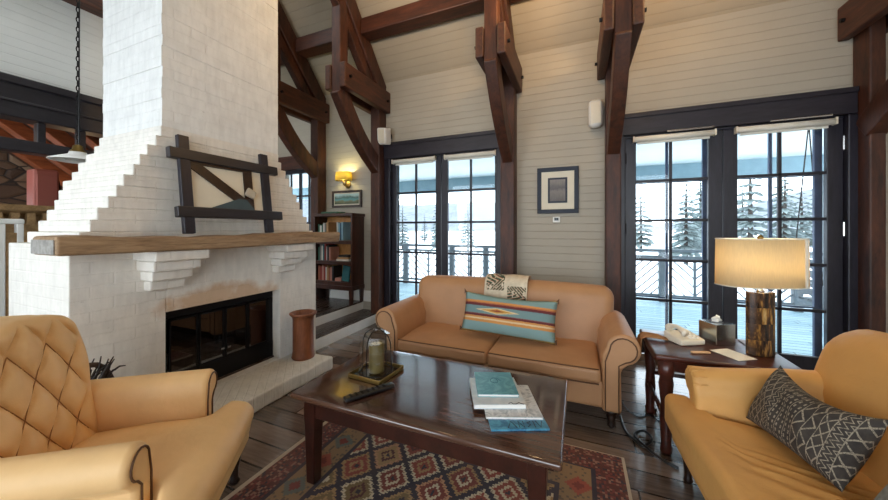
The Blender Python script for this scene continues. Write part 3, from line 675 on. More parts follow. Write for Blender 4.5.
MB().lathe([(1.0, 0), (.92, .125)], (0, -.105, .05), 40, sx=.135, sy=.085, cap=False, p=2.6).build('sconce_shade', 'sconceshade', sc, smooth=True, solid=.002)
for s in (-1, 1):
    MB().lathe([(0, 0), (.018, .01), (.022, .04), (0, .07)], (s*.07, -.10, .06), 12).build('bulb', 'bulb', sc, smooth=True)
    l = bpy.data.lights.new('sconce_bulb', 'POINT'); l.energy = 5; l.color = (1, .86, .40); l.shadow_soft_size = .025
    lo = bpy.data.objects.new('sconce_bulb', l); COL.objects.link(lo); lo.parent = sc; lo.location = (s*.07, -.115, .13)

# bookcase and its books
BX0, BX1, BY0, BZ = -3.712, -2.985, 3.75, .26
bc = thing('bookcase', 'dark wooden three-shelf bookcase standing on the raised floor', 'bookcase', ((BX0+BX1)/2, 3.88, BZ))
hw = (BX1-BX0)/2
SZ = [.315, .615, .920, 1.275]                  # shelf tops above the platform
MB().box((-hw, -.13, .24), (-hw+.03, .15, 1.315)).build('side_panel', 'bookwood', bc, bevel=.004)
MB().box((hw-.03, -.13, .24), (hw, .15, 1.315)).build('side_panel', 'bookwood', bc, bevel=.004)
MB().box((-hw-.008, -.145, 1.275), (hw+.015, .155, 1.32)).build('top_board', 'bookwood', bc, bevel=.006)
for z_ in SZ[:3]: MB().box((-hw+.03, -.13, z_-.05), (hw-.03, .14, z_)).build('shelf_board', 'bookwood', bc, bevel=.003)
box((-hw+.03, .138, .27), (hw-.03, .148, 1.275)).build('back_panel', 'oak', bc)
MB().box((-hw-.01, -.14, .20), (hw+.01, .15, .262)).build('stand_rail', 'bookwood', bc, bevel=.004)
for sx in (-1, 1):
    for sy, yy in ((-1, -.115), (1, .125)):
        MB().prism([(-.028, .21), (.028, .21), (.018, 0), (-.018, 0)], yy-.022, yy+.022, lambda u, v, t, sx=sx: (sx*(hw-.028)+u, t, v)).build('leg', 'bookwood', bc)
BC = {'green': srgb(52, 96, 76), 'white': srgb(222, 218, 208), 'red': srgb(150, 56, 44), 'blue': srgb(52, 92, 118), 'pale blue': srgb(150, 190, 205), 'black': srgb(36, 34, 36), 'tan': srgb(186, 144, 98), 'rust': srgb(160, 92, 64), 'pink': srgb(196, 140, 124), 'grey': srgb(128, 126, 122), 'teal': srgb(46, 104, 112)}
for k, c in list(BC.items()): M['cover '+k] = plain('book_cover_'+k.replace(' ', '_'), c, .5, vary=.06)
ordn = ['first', 'second', 'third', 'fourth', 'fifth', 'sixth', 'seventh', 'eighth', 'ninth', 'tenth', 'eleventh', 'twelfth']
def book(x, z, w, h, d, col, label, group, lean=0, y=3.80):
    t = thing('book', label, 'book', (x, y, z), group=group); t.rotation_euler = (0, lean, 0)
    MB().box((0, 0, 0), (.004, d, h)).box((w-.004, 0, 0), (w, d, h)).box((0, 0, 0), (w, .004, h)).build('cover', 'cover '+col, t)
    box((.004, .004, .004), (w-.004, d-.004, h-.006)).build('pages', 'paper', t)
shelves = [('top', SZ[2], [('green', .03, .24), ('white', .035, .22), ('green', .025, .23), ('white', .03, .26), ('grey', .03, .25), ('tan', .04, .27), (None, .15, 0), ('white', .026, .27), ('pale blue', .03, .25), ('blue', .025, .26), ('pale blue', .03, .27)]),
           ('middle', SZ[1], [('green', .03, .2), ('grey', .03, .24), ('white', .03, .22), ('teal', .025, .24), ('red', .03, .25), ('white', .02, .21), ('black', .03, .23), ('pink', .03, .2)]),
           ('bottom', SZ[0], [('rust', .04, .22), ('red', .03, .2), ('pink', .035, .23), ('red', .03, .21), ('white', .025, .2), ('tan', .03, .22), ('rust', .03, .19), ('pink', .03, .2), ('black', .03, .22)])]
for nm, z_, L in shelves:
    x = BX0+.05; n_ = 0
    for col, w, h in L:
        if col: book(x, BZ+z_+.002, w, h, .19, col, '%s book standing %s on the %s shelf of the bookcase' % (col, ordn[n_], nm), 'books on the %s shelf' % nm); n_ += 1
        x += w+.002
for k, (col, z0) in enumerate((('white', 0), ('tan', .03), ('black', .058))):
    tag(box((BX1-.33+.02*k, 3.80, BZ+SZ[1]+.002+z0), (BX1-.10-.01*k, 3.96, BZ+SZ[1]+.029+z0)).build('book', 'cover '+col, bevel=.003), '%s book lying %s in the flat pile on the middle shelf' % (col, ('lowest', 'second', 'topmost')[k]), 'book', 'flat pile on the middle shelf')
b_ = tag(box((0, 0, 0), (.125, .03, .225)).build('book', 'cover teal', bevel=.003), 'big teal book facing out, leaning at the end of the bottom shelf', 'book')
b_.location = (BX1-.215, 3.775, BZ+SZ[0]+.021); b_.rotation_euler = (math.radians(-4), math.radians(5), 0); b_.location.z += .0
tag(box((BX0+.38, 3.79, BZ+SZ[0]+.002), (BX0+.49, 3.95, BZ+SZ[0]+.05)).build('book', 'cover pink', bevel=.003), 'pink book lying flat on the bottom shelf', 'book')
tag(MB().rbox((BX0+.10, 3.80, BZ+1.322), (BX0+.42, 3.98, BZ+1.35), .008, 3).build('flat_book', 'cover green'), 'dark green book lying flat on top of the bookcase', 'book')

# ================================================================== FURNITURE
def turned_leg(parent, x, y, h, r=.03, foot=0):
    MB().lathe([(r*.55, foot), (r*.75, .012), (r*.55, .03), (r*.62, h*.35), (r*.95, h*.62), (r*.7, h*.74), (r*1.15, h*.8), (r*1.2, h)], (x, y, 0), 14).build('leg', 'turned', parent, smooth=True)

def scroll_profile(z0, roll_r, zc, inner, flip):
    """outline (x, z) of a scroll arm; x=0 is the inner face, positive is outwards; flip mirrors it"""
    p = [(0, z0)]
    p += [(0, zc-.04)]
    cx = inner+roll_r*.55
    for k in range(15):
        a = PI*(1.0-k/14*1.42)
        p.append((cx+roll_r*math.cos(a)*1.0, zc+roll_r*math.sin(a)))
    p += [(inner+.045, zc-roll_r*1.35), (inner+.05, z0)]
    return [(flip*x, z) for x, z in p]

def piping(parent, pts, r=.006, name='piping'):
    MB().tube(pts, r, 6).build(name, 'piping', parent, smooth=True)

# --- the two-cushion sofa under the windows (back to the window wall)
so = thing('sofa', 'brown-tan two-cushion sofa with scroll arms, its back to the french doors', 'sofa', (-.65, 2.42, 0))
SW = 1.03
MB().rbox((-.82, .02, .12), (.82, .72, .31), .03, 8).build('sofa_base', 'sofa', so, smooth=True)
for s in (-1, 1):
    wr = rnd.random()*6
    def cus(p, s=s, wr=wr):
        d = 1-min(1, abs((p.x-s*.398)/.40))**3; e = 1-min(1, abs((p.y-.30)/.30))**3
        return (p.x, p.y, p.z+(0.014*d*e if p.z > .36 else 0)+.004*math.sin(p.x*19+wr)*math.sin(p.y*13+wr))
    c = MB().rbox((s*.398-.396, -.015, .295), (s*.398+.396, .60, .400), .03, 12, cus).build('seat_cushion', 'sofa', so, smooth=True)
    for z_ in (.300, .400): piping(c, [(s*.398-.383, -.012, z_), (s*.398-.2, -.017, z_), (s*.398+.2, -.017, z_), (s*.398+.383, -.012, z_)], .0045)
def sback(p):
    t = (p.z-.30)/.55; y = p.y+.10*t
    x = p.x*(1.0+.03*t)
    z = p.z+(.018*(1-(p.x/.95)**2) if p.z > .6 else 0)-(.02*smoothstep(.80, .98, abs(p.x)) if p.z > .6 else 0)
    y -= .022*(1-(p.x/.95)**2)*math.sin(PI*max(0, min(1, t)))*(p.y < .7)
    return (x, y, z)
bk_ = MB().rbox((-.915, .545, .28), (.915, .76, .845), .085, 12, sback).build('backrest', 'sofa', so, smooth=True)
for s in (-1, 1):
    P = scroll_profile(.115, .105, .545, .07, s); X0 = s*.80
    MB().prism(P, 0, .74, lambda u, v, t: (X0+u, t, v)).build('arm', 'sofa', so, bevel=.022, smooth=True, seg=3)
    arm = so.children[-1]
    front = [(X0+s*.012, -.006, .09)]+[(X0+u-(.012*s if i > 14 else 0), -.006, v) for i, (u, v) in enumerate(P[1:])]
    P2 = [(X0+s*(.02), -.004, .125), (X0+s*.02, -.004, .46)]
    cx = s*(.07+.105*.55)
    P2 += [(X0+cx+s*.080*math.cos(PI*(1-k/12*1.45)), -.004, .545+.080*math.sin(PI*(1-k/12*1.45))) for k in range(13)]
    P2 += [(X0+s*.10, -.004, .44), (X0+s*.10, -.004, .125)]
    piping(arm, P2, .0045, 'nailhead_trim')
    for y in (.05, .66): turned_leg(so, s*.86, y, .125, .036)
# --- throw over its back
thr = MB()
def thrf(u, v):
    x = -.20+.40*u; s_ = v*.60
    # path over the rolled top of the backrest
    path = [(.575, .690), (.592, .78), (.598, .84), (.640, .884), (.72, .897), (.80, .888), (.862, .84), (.885, .72), (.89, .60)]
    q = v*(len(path)-1); i = min(int(q), len(path)-2); f = q-i
    y = path[i][0]*(1-f)+path[i+1][0]*f; z = path[i][1]*(1-f)+path[i+1][1]*f
    return (x+.015*(v-.4), y+.003*math.sin(x*40+v*5), z+.003*math.sin(x*31))
thr.grid(thrf, 22, 24)
to = tag(thr.build('throw_blanket', m_throw(), smooth=True, solid=.008), 'cream woven throw with dark stepped motifs folded over the sofa back', 'throw')
to.location = (-.625, 2.415, .005)
# --- pillows
def pillow(name, w, h, t, mat, label, loc, rot, ears=.02, sag=0, corner_tufts=False, group=None, n=26):
    mb = MB()
    def side(sg):
        def f(u, v):
            x, y = u*2-1, v*2-1
            e = max(0, (1-abs(x)**2.6))*max(0, (1-abs(y)**2.6)); th = sg*t/2*(e**.55)
            k = 1-.06*(1-abs(x)**2)*(abs(y)) ; kx = 1-.04*(1-abs(y)**2)*abs(x)
            wr = .006*math.sin(x*9+y*5)*e*sg
            return (x*w/2*kx, y*h/2*k-sag*(1-x*x)*(y > 0)*y, th+wr)
        return f
    mb.grid(side(1), n, n); b = len(mb.v); mb2 = MB().grid(side(-1), n, n); mb.add(mb2.v, [q[::-1] for q in mb2.f])
    me_o = mb.build(name, mat, smooth=True); 
    w_ = me_o.modifiers.new('Weld', 'WELD'); w_.merge_threshold = .0008
    me_o.location = loc; me_o.rotation_euler = (Matrix.Rotation(rot[2], 3, 'Z') @ Matrix.Rotation(rot[0], 3, 'X') @ Matrix.Rotation(rot[1], 3, 'Z')).to_euler()
    tag(me_o, label, 'pillow', group)
    return me_o
ps = pillow('lumbar_pillow', .80, .345, .17, m_stripes(), 'long teal pillow with rust and cream stripes leaning on the sofa back', (-.555, 2.75, .606), (math.radians(72), math.radians(-2.2), math.radians(1.0)), sag=.018)
# dark tufts at its lower corners
for sx, sy in ((-.40, -.155), (.395, -.150), (.395, .170), (-.40, .170)):
    tf = MB().lathe([(0, -.004), (.006, -.002), (.006, .002), (0, .004)], (sx*.985, sy*.985, 0), 8)
    for q in range(5): tf.tube([(sx*.985, sy*.985, 0), (sx+.012*math.copysign(1, sx), sy+.010*(q-2), .004*(q-2))], .003, 5)
    tf.build('corner_tuft', 'piping', ps)

# --- tufted armchair beside the fireplace (faces the sofa's far corner)
ach_rot = math.atan2(.63, .78)-PI/2
ac = thing('armchair', 'tan button-tufted armchair with rolled arms beside the fireplace', 'armchair', (-1.77, .65, 0), ach_rot)
# local: +y is the way it faces, x runs across (far arm at -x)
MB().rbox((-.26, -.30, .18), (.26, .30, .34), .03, 6).rbox((-.36, .26, .205), (.36, .45, .34), .03, 6).build('chair_base', 'tan', ac, smooth=True)
def seatf(p):
    wide = smoothstep(.305, .37, p.y)
    x = p.x*(.232+(.385-.232)*wide)/.385
    crown = (.030*(1-min(1, abs(p.x)/.385)**2)*max(0, 1-((p.y-.10)/.42)**2) if p.z > .34 else 0)
    drop = .018*smoothstep(.36, .48, p.y)*(p.z > .36)
    y = p.y+(.018*(1-(p.x/.385)**2) if p.y > .3 else 0)-(.03*smoothstep(.42, .22, p.z) if p.y > .40 else 0)
    return (x, y, p.z+crown-drop+.0025*math.sin(x*23)*math.sin(y*19))
MB().rbox((-.385, -.16, .215), (.385, .475, .44), .065, 22, seatf).build('seat', 'tan', ac, smooth=True)
def crest(x): return .055*(1-(x/.26)**2)
def bshape(p):
    t = (p.z-.40)/.55
    y = p.y-.085*t-.03*t*t
    wide = 1.0+.16*smoothstep(.2, .75, t)-.10*smoothstep(.75, 1.05, t)
    return (p.x*wide, y, p.z+crest(min(.26, abs(p.x)))*smoothstep(.2, 1, t))
MB().rbox((-.238, -.36, .26), (.238, -.128, .955), .075, 12, bshape).build('back_shell', 'tan', ac, smooth=True)
BW, BH, BC0 = .135, .205, (.062, .845)           # the lattice of buttons
def tuft(x, z):
    p = (x-BC0[0])/BW+(z-BC0[1])/BH; r = (x-BC0[0])/BW-(z-BC0[1])/BH
    return (abs(math.sin(PI*p))*abs(math.sin(PI*r)))**.36
def tback(u, v):
    x = (u*2-1)*.236; z = .38+v*.572
    ex = min(1, (1-abs(u*2-1))/.16); ez = min(1, (1-v)/.10)
    rim = (max(0, 1-(1-ex)**2)*max(0, 1-(1-ez)**2))**.5
    k = min(1, max(0, (.225-abs(x))/.05))*min(1, max(0, (.945-z)/.05))
    y = -.155+rim*(.020+.037*(tuft(x, z)*k+.85*(1-k)))
    return bshape(Vector((x, y, z)))
tb = MB(); tb.grid(tback, 110, 120)
tbo = tb.build('tufted_back', 'tan', ac, smooth=True)
for i in range(-6, 7):
    for j in range(-8, 4):
        if (i+j) % 2: continue
        x, z = BC0[0]+i*BW/2, BC0[1]+j*BH/2
        if abs(x) < .205 and .43 < z < .93:
            MB().lathe([(0, -.006), (.006, -.004), (.0075, 0), (.006, .004), (0, .006)], (0, 0, 0), 10).build('button', 'tan', tbo, smooth=True); bo = tbo.children[-1]
            bo.rotation_euler = (PI/2, 0, 0); bo.location = bshape(Vector((x, -.137, z)))
# pleat lines, slack between the buttons
sm = MB()
for i in range(-6, 7):
    for j in range(-8, 4):
        if (i+j) % 2: continue
        for di in (-1, 1):
            pts = []
            for k in range(11):
                a_ = k/10; x = BC0[0]+(i+di*a_)*BW/2; z = BC0[1]+(j-a_)*BH/2
                if abs(x) > .222 or not (.40 < z < .93): pts = []; break
                pts.append(bshape(Vector((x, -.1222+.0015*abs(a_-.5), z))))
            if pts: sm.tube(pts, .0017, 5)
sm.build('pleat_seam', 'seam', tbo, smooth=True)
for s in (-1, 1):
    P = scroll_profile(.18, .068, .565, .04, s); X0 = s*.220
    def armf(u, v, t): return (X0+u+s*.02*(t-.3), t, v+(.018*(.30-t) if v > .45 else 0))
    m_ = MB(); segs = [-.34, -.2, -.05, .1, .2, .27, .295]
    n_ = len(P)
    for t in segs: m_.v += [armf(u, v, t) for u, v in P]
    for a in range(len(segs)-1): m_.f += [(a*n_+i, a*n_+(i+1) % n_, (a+1)*n_+(i+1) % n_, (a+1)*n_+i) for i in range(n_)]
    m_.f += [tuple(range(n_-1, -1, -1)), tuple((len(segs)-1)*n_+i for i in range(n_))]
    arm = m_.build('arm', 'tan', ac, bevel=.024, smooth=True, seg=3)
    cx = s*(.04+.068*.55)
    P2 = [(X0+s*.016, .297, .24), (X0+s*.016, .297, .50)]+[(X0+cx+s*.050*math.cos(PI*(1-k/12*1.4)), .297, .565+.050*math.sin(PI*(1-k/12*1.4))) for k in range(13)]+[(X0+s*.070, .297, .49), (X0+s*.068, .297, .24)]
    piping(arm, P2, .0038)
    for y in (.38, -.30): turned_leg(ac, s*(.34 if y > 0 else .22), y, .225 if y > 0 else .20, .034, .0085 if s > 0 and y > 0 else 0)

# --- golden sofa at the frame's edge, faces the fireplace
gs = thing('loveseat', 'golden-tan bench-seat loveseat with high rounded back beside the end table', 'sofa', (.440, 2.13, 0), math.radians(3))
# local: +x is backwards, -y is towards its near end, far end at y = 0
def gseat(p):
    z = p.z-.045*smoothstep(.05, .6, p.x)*(p.z > .3)
    k = smoothstep(.06, .20, p.x)*(1-smoothstep(.42, .58, p.x))*(p.z > .38)
    z += .0055*(math.sin(p.y*62+p.x*22)+.5*math.sin(p.y*97-p.x*9))*k*(1-smoothstep(-.42, -.24, p.y))+.006*math.sin(p.y*7)*(p.z > .38)
    return (p.x+.008*math.sin(p.y*5), p.y, z)
def gT(p):
    q = Vector(gseat(p)); q.y -= .185*smoothstep(.09, .17, p.x)*smoothstep(-.7, -.02, p.y); return q
MB().rbox((0, -1.62, .27), (.70, .008, .450), .040, 64, gT).build('bench_cushion', 'gold', gs, smooth=True)
MB().rbox((.028, -1.62, .20), (.80, -.03, .30), .02, 12).build('seat_rail', 'gold', gs, smooth=True)
def gback(p):
    t = (p.z-.35)/.52; x = p.x+.11*t
    z = p.z
    far = smoothstep(-.16, .05, p.y)
    z -= .05*far**2*(t > .4)
    x -= .02*math.sin(PI*max(0, min(1, t)))*(p.x < .6)
    return (x, p.y, z)
MB().rbox((.56, -1.60, .30), (.78, .045, .90), .105, 14, gback).build('backrest', 'gold', gs, smooth=True)
def garm(p):
    return (p.x, p.y, p.z+.05*smoothstep(.1, .65, p.x)*(p.z > .45))
PA = scroll_profile(.20, .072, .548, .06, 1)
am = MB(); segs = [.10, .13, .22, .35, .5, .62, .72]; n_ = len(PA)
for t in segs: am.v += [garm(Vector((t, -.155+u, v))) for u, v in PA]
for a in range(len(segs)-1): am.f += [(a*n_+i, a*n_+(i+1) % n_, (a+1)*n_+(i+1) % n_, (a+1)*n_+i) for i in range(n_)]
am.f += [tuple(range(n_-1, -1, -1)), tuple((len(segs)-1)*n_+i for i in range(n_))]
am.build('arm', 'gold', gs, bevel=.024, smooth=True, seg=3)
# gathered pleats at the arm's rounded front
for k in range(6):
    a = PI*(.95-.16*k); cx, cz = -.155+.06+.072*.55, .548
    MB().tube([(.098, cx+.045*math.cos(a), cz+.045*math.sin(a)), (.112, cx+.070*math.cos(a), cz+.070*math.sin(a)), (.16, cx+.074*math.cos(a), cz+.074*math.sin(a)+.002)], [.003, .006, .002], 6).build('gather_pleat', 'gold', gs.children[-1] if gs.children[-1].name.startswith('arm') else [c for c in gs.children if c.name.startswith('arm')][0], smooth=True)
for x in (.10, .72):
    for y in (-.05, -1.55): turned_leg(gs, x, y, .205, .03)
pillow('lumbar_pillow', .45, .30, .16, m_mudcloth(), 'charcoal pillow with cream hand-drawn geometric pattern on the golden loveseat', (.862, 1.785, .575), (math.radians(62), 0, math.radians(-78)), sag=.05)
pillow('square_pillow', .30, .30, .12, plain('grey_blue_weave', srgb(128, 136, 136), .9, vary=.25, scale=60, bump=.4), 'grey-blue textured pillow end at the near side of the charcoal pillow', (.925, 1.315, .565), (math.radians(60), 0, math.radians(-84)))

# --- coffee table
ct = thing('coffee_table', 'dark worn-plank coffee table standing on the patterned rug', 'coffee table', (-.725, 1.61, .008))
hx, hy, hz = .672, .365, .482
top = MB().rbox((-hx, -hy, hz-.030), (hx, hy, hz), .012, 10).build('tabletop', 'tabletop', ct, smooth=True)
AP = MB()
AP.box((-hx+.10, -hy+.05, .352), (hx-.10, -hy+.072, hz-.030)).box((-hx+.10, hy-.072, .352), (hx-.10, hy-.05, hz-.030)).box((-hx+.07, -hy+.09, .352), (-hx+.092, hy-.09, hz-.030)).box((hx-.092, -hy+.09, .352), (hx-.07, hy-.09, hz-.030))
AP.build('apron', 'tablewood', ct, bevel=.003)
for sx in (-1, 1):
    for sy in (-1, 1):
        c = (sx*(hx-.095), sy*(hy-.075)); l = MB(); a0, a1 = .036, .026
        for z_, w_ in ((0, a1), (.30, .033), (.352, a0), (hz-.030, a0)): l.v += [(c[0]+i*w_, c[1]+j*w_, z_) for i, j in ((-1, -1), (1, -1), (1, 1), (-1, 1))]
        for r in range(3): l.f += [(r*4+k, r*4+(k+1) % 4, r*4+4+(k+1) % 4, r*4+4+k) for k in range(4)]
        l.f += [(3, 2, 1, 0), (12, 13, 14, 15)]
        l.build('leg', 'tablewood', ct, bevel=.004)
TZ = .491
# lantern tray with a glass cloche
lt = thing('tray', 'square tray of aged brass with glass panels, on the coffee table', 'tray', (-1.108, 1.618, TZ), math.radians(-4))
MB().box((-.109, -.112, .004), (.109, .112, .012)).build('tray_base', 'cloche', lt)
MB().box((-.114, -.120, 0), (.114, -.110, .024)).box((-.114, .110, 0), (.114, .120, .024)).box((-.116, -.110, 0), (-.108, .110, .024)).box((.108, -.110, 0), (.116, .110, .024)).build('tray_rim', 'brass', lt, bevel=.004)
cd = thing('candle', 'thick olive-brown pillar candle inside the glass cloche', 'candle', (-1.108, 1.618, TZ+.013))
MB().lathe([(0, 0), (.044, 0), (.045, .01), (.044, .16), (.042, .168), (.036, .168), (.034, .160), (0, .158)], n=24).build('wax_body', 'wax', cd, smooth=True)
MB().lathe([(0, .1585), (.033, .1605), (.033, .1625), (0, .1605)], n=20).build('wax_pool', 'wax_top', cd); MB().tube([(0, 0, .160), (.002, 0, .176)], .0015, 6).build('wick', 'black', cd)
cl = thing('glass_cloche', 'clear faceted glass cloche with wire ribs over the candle', 'cloche', (-1.108, 1.618, TZ+.0135))
prof = [(.100, 0), (.101, .07), (.099, .13), (.094, .18), (.080, .215), (.050, .238), (.024, .248), (.022, .258), (.016, .268), (0, .272)]
MB().lathe(prof, n=8, cap=False).build('glass_dome', 'cloche', cl)
for k in (0, 2, 4, 6): 
    a = 2*PI*k/8; MB().tube([(r*1.01*math.cos(a), r*1.01*math.sin(a), z) for r, z in prof[:7]], .0032, 6).build('wire_rib', 'iron', cl, smooth=True)
MB().tube([(0.101*math.cos(2*PI*k/8), .101*math.sin(2*PI*k/8), .004) for k in range(8)], .0032, 6, closed=True).build('wire_ring', 'iron', cl)
# remote control
rc = thing('remote_control', 'long black remote control lying in front of the brass tray', 'remote control', (-1.0, 1.40, TZ), math.radians(-32))
MB().rbox((-.022, -.135, 0), (.022, .135, .022), .008, 6).build('remote_body', 'black', rc, smooth=True)
for k in range(7):
    for j in (-1, 0, 1): box((j*.012-.004, -.11+.03*k, .0215), (j*.012+.004, -.098+.03*k, .0245)).build('button', 'iron', rc)
# books and magazines
COV1 = m_cover('teal_map_cover', srgb(122, 184, 192), srgb(78, 146, 162), 9); COV2 = m_cover('white_photo_cover', srgb(220, 224, 226), srgb(196, 206, 212), 6, 1)
COV3 = m_cover('blue_photo_cover', srgb(92, 164, 192), srgb(52, 110, 146), 12, 2); COV4 = m_cover('grey_brochure_cover', srgb(150, 160, 168), srgb(222, 224, 226), 16, 3)
def cover_text(parent, txt, x, y, z, size, col, rot=0):
    c = bpy.data.curves.new('lettering', 'FONT'); c.body = txt; c.size = size; c.extrude = .0004; c.align_x = 'CENTER'
    o = bpy.data.objects.new('cover_lettering', c); COL.objects.link(o); o.parent = parent; o.location = (x, y, z); o.rotation_euler = (0, 0, rot); c.materials.append(col); return o
def flat_book(name, label, loc, rz, w, d, h, cov, cat='book', pages=True):
    t = thing(name, label, cat, loc, rz, 'reading pile on the coffee table')
    if pages and h > .008:
        box((-w/2, -d/2, 0), (w/2, d/2, .0015)).box((-w/2, -d/2, h-.0015), (w/2, d/2, h)).box((-w/2, -d/2, .0015), (-w/2+.002, d/2, h-.0015)).build('cover', cov, t)
        box((-w/2+.002, -d/2+.003, .0015), (w/2-.003, d/2-.003, h-.0015)).build('pages', 'paper', t)
    else: box((-w/2, -d/2, 0), (w/2, d/2, h)).build('cover', cov, t)
    return t
RZ = math.radians(24); z0 = TZ
ink = plain('dark_ink', srgb(24, 44, 62), .5); tealink = plain('deep_teal_ink', srgb(40, 104, 122), .5)
t = flat_book('magazine', 'blue magazine with dark lettering, lowest and nearest in the reading pile', (-.270, 1.490, z0), RZ, .25, .22, .008, COV3)
for k, pts in enumerate((((-.05, 0), (-.03, .05), (-.012, 0)), ((0, 0), (0, .05), (.022, 0), (.022, .05)), ((.055, .045), (.038, .035), (.052, .02), (.036, .004)), ((.068, 0), (.068, .05)), ((.08, .05), (.092, 0), (.106, .05)))):
    MB().tube([(x_, -.10+y_*.9, .0085) for x_, y_ in pts], .0022, 5).build('lettering', ink, t)
flat_book('magazine', 'grey and white photo magazine under the thick white book', (-.315, 1.588, z0+.0085), RZ-.05, .255, .30, .010, COV4)
t = flat_book('book', 'thick white book with curly dark mark, under the teal book', (-.388, 1.615, z0+.019), RZ-.02, .245, .275, .020, COV2)
MB().tube([(.04+.012*k+.004*math.sin(k*2), -.128+.008*math.sin(k*1.9), .0205) for k in range(7)], .0018, 5).build('lettering', ink, t)
t = flat_book('book', 'teal book lying on top of the reading pile', (-.402, 1.665, z0+.0395), RZ-.05, .20, .245, .013, COV1)
MB().tube([(.030*math.cos(a_*.9)*(1-.06*a_), .02+.034*math.sin(a_*.9)*(1-.05*a_), .0132) for a_ in range(9)], .002, 5).build('cover_swirl', tealink, t)

# --- end table behind the loveseat arm
et = thing('end_table', 'dark red-brown wooden end table holding the lamp and telephone', 'end table', (.770, 2.535, 0))
ex, ey, ez = .345, .275, .60
MB().rbox((-ex, -ey, ez-.032), (ex, ey, ez), .012, 6).build('tabletop', 'endwood', et, smooth=True)
MB().box((-ex+.04, -ey+.03, .50), (ex-.04, -ey+.05, ez-.03)).box((-ex+.04, ey-.05, .50), (ex-.04, ey-.03, ez-.03)).box((-ex+.03, -ey+.04, .50), (-ex+.05, ey-.04, ez-.03)).box((ex-.05, -ey+.04, .50), (ex-.03, ey-.04, ez-.03)).build('apron', 'endwood', et, bevel=.004)
for sx in (-1, 1):
    for sy in (-1, 1):
        x, y = sx*(ex-.065), sy*(ey-.045)
        MB().lathe([(.026, 0), (.032, .02), (.027, .06), (.034, .20), (.028, .30), (.040, .42), (.034, .46), (.042, .48), (.042, ez-.032)], (x, y, 0), 12).build('leg', 'endwood', et, smooth=True)
for sy in (-1, 1): MB().tube([(-ex+.055, sy*(ey-.045), .30), (ex-.055, sy*(ey-.045), .30)], .014, 8).build('stretcher', 'endwood', et, smooth=True)
MB().tube([(-ex+.055, -ey+.045, .22), (-ex+.055, ey-.045, .22)], .014, 8).build('stretcher', 'endwood', et, smooth=True)
EZ = ez+.001
# lamp
lp = thing('table_lamp', 'table lamp with mottled horn base and wide oval cream shade, lit', 'table lamp', (1.005, 2.50, EZ), math.radians(22.6))
MB().lathe([(.0, 0), (.080, 0), (.080, .375), (.0, .375)], n=40, sx=1, sy=.52).build('lamp_base', 'lampbase', lp, bevel=.005)
MB().lathe([(0, .375), (.018, .375), (.018, .385), (.010, .39), (.010, .62), (0, .62)], n=16).build('stem', 'chrome', lp, smooth=True)
SHW, SHD = .232, .13
sh = MB().lathe([(1, .415), (.985, .69)], n=72, sx=SHW, sy=SHD, cap=False, p=2.6).build('lamp_shade', 'lampshade', lp, smooth=True, solid=.002)
for z_, k_ in ((.415, 1.002), (.69, .988)): MB().tube([(SHW*k_*math.copysign(abs(math.cos(a))**(2/2.6), math.cos(a)), SHD*k_*math.copysign(abs(math.sin(a))**(2/2.6), math.sin(a)), z_) for a in [2*PI*k/72+.01 for k in range(72)]], .0032, 6, closed=True).build('shade_rim', 'shade_roll', sh, smooth=True)
MB().box((.138, -SHD*.93-.001, .417), (.150, -SHD*.93+.006, .688)).build('shade_seam', 'shade_roll', sh)
MB().tube([(-SHW*.97, 0, .672), (SHW*.97, 0, .672)], .003, 6).tube([(0, -SHD*.97, .672), (0, SHD*.97, .672)], .003, 6).build('shade_spider', 'chrome', lp)
MB().lathe([(0, .62), (.011, .625), (.012, .69), (.016, .70), (.008, .712), (0, .714)], n=12).build('finial', 'brass', lp, smooth=True)
for s in (-1, 1):
    MB().lathe([(0, .49), (.016, .50), (.024, .53), (.028, .56), (.018, .59), (0, .60)], (s*.09, 0, 0), 14).build('bulb', 'bulb', lp, smooth=True)
    l = bpy.data.lights.new('lamp_bulb', 'POINT'); l.energy = 3.8; l.color = (1, .86, .58); l.shadow_soft_size = .06
    lo = bpy.data.objects.new('lamp_bulb', l); COL.objects.link(lo); lo.parent = lp; lo.location = (s*.10, -.0, .55)
# telephone
ph = thing('telephone', 'cream desk telephone with keypad on the end table', 'telephone', (.650, 2.585, EZ), math.radians(28)); ph.scale = (.86, .86, .95)
def phf(p): return (p.x, p.y, p.z+(.035*(p.y+.1)/.2 if p.z > .02 else 0))
MB().rbox((-.10, -.085, 0), (.10, .085, .035), .012, 5, phf).build('phone_body', 'cream', ph, smooth=True)
tilt = lambda x, y: .0355+.035*(y+.1)/.2
for i in range(3):
    for j in range(4): 
        x, y = .0+.028*i, -.055+.030*j; box((x-.010, y-.009, tilt(x, y)-.004), (x+.010, y+.009, tilt(x, y)+.006)).build('key', 'white', ph, bevel=.002)
box((-.01, .064, tilt(0, .07)-.003), (.07, .08, tilt(0, .07)+.004)).build('display', 'frame_blue', ph)
hs = MB().tube([(-.062, -.085+.17*k/10, .078+.030*math.sin(PI*k/10)) for k in range(11)], [.024, .026, .022, .017, .015, .015, .015, .017, .022, .026, .024], 12).build('handset', 'cream', ph, smooth=True)
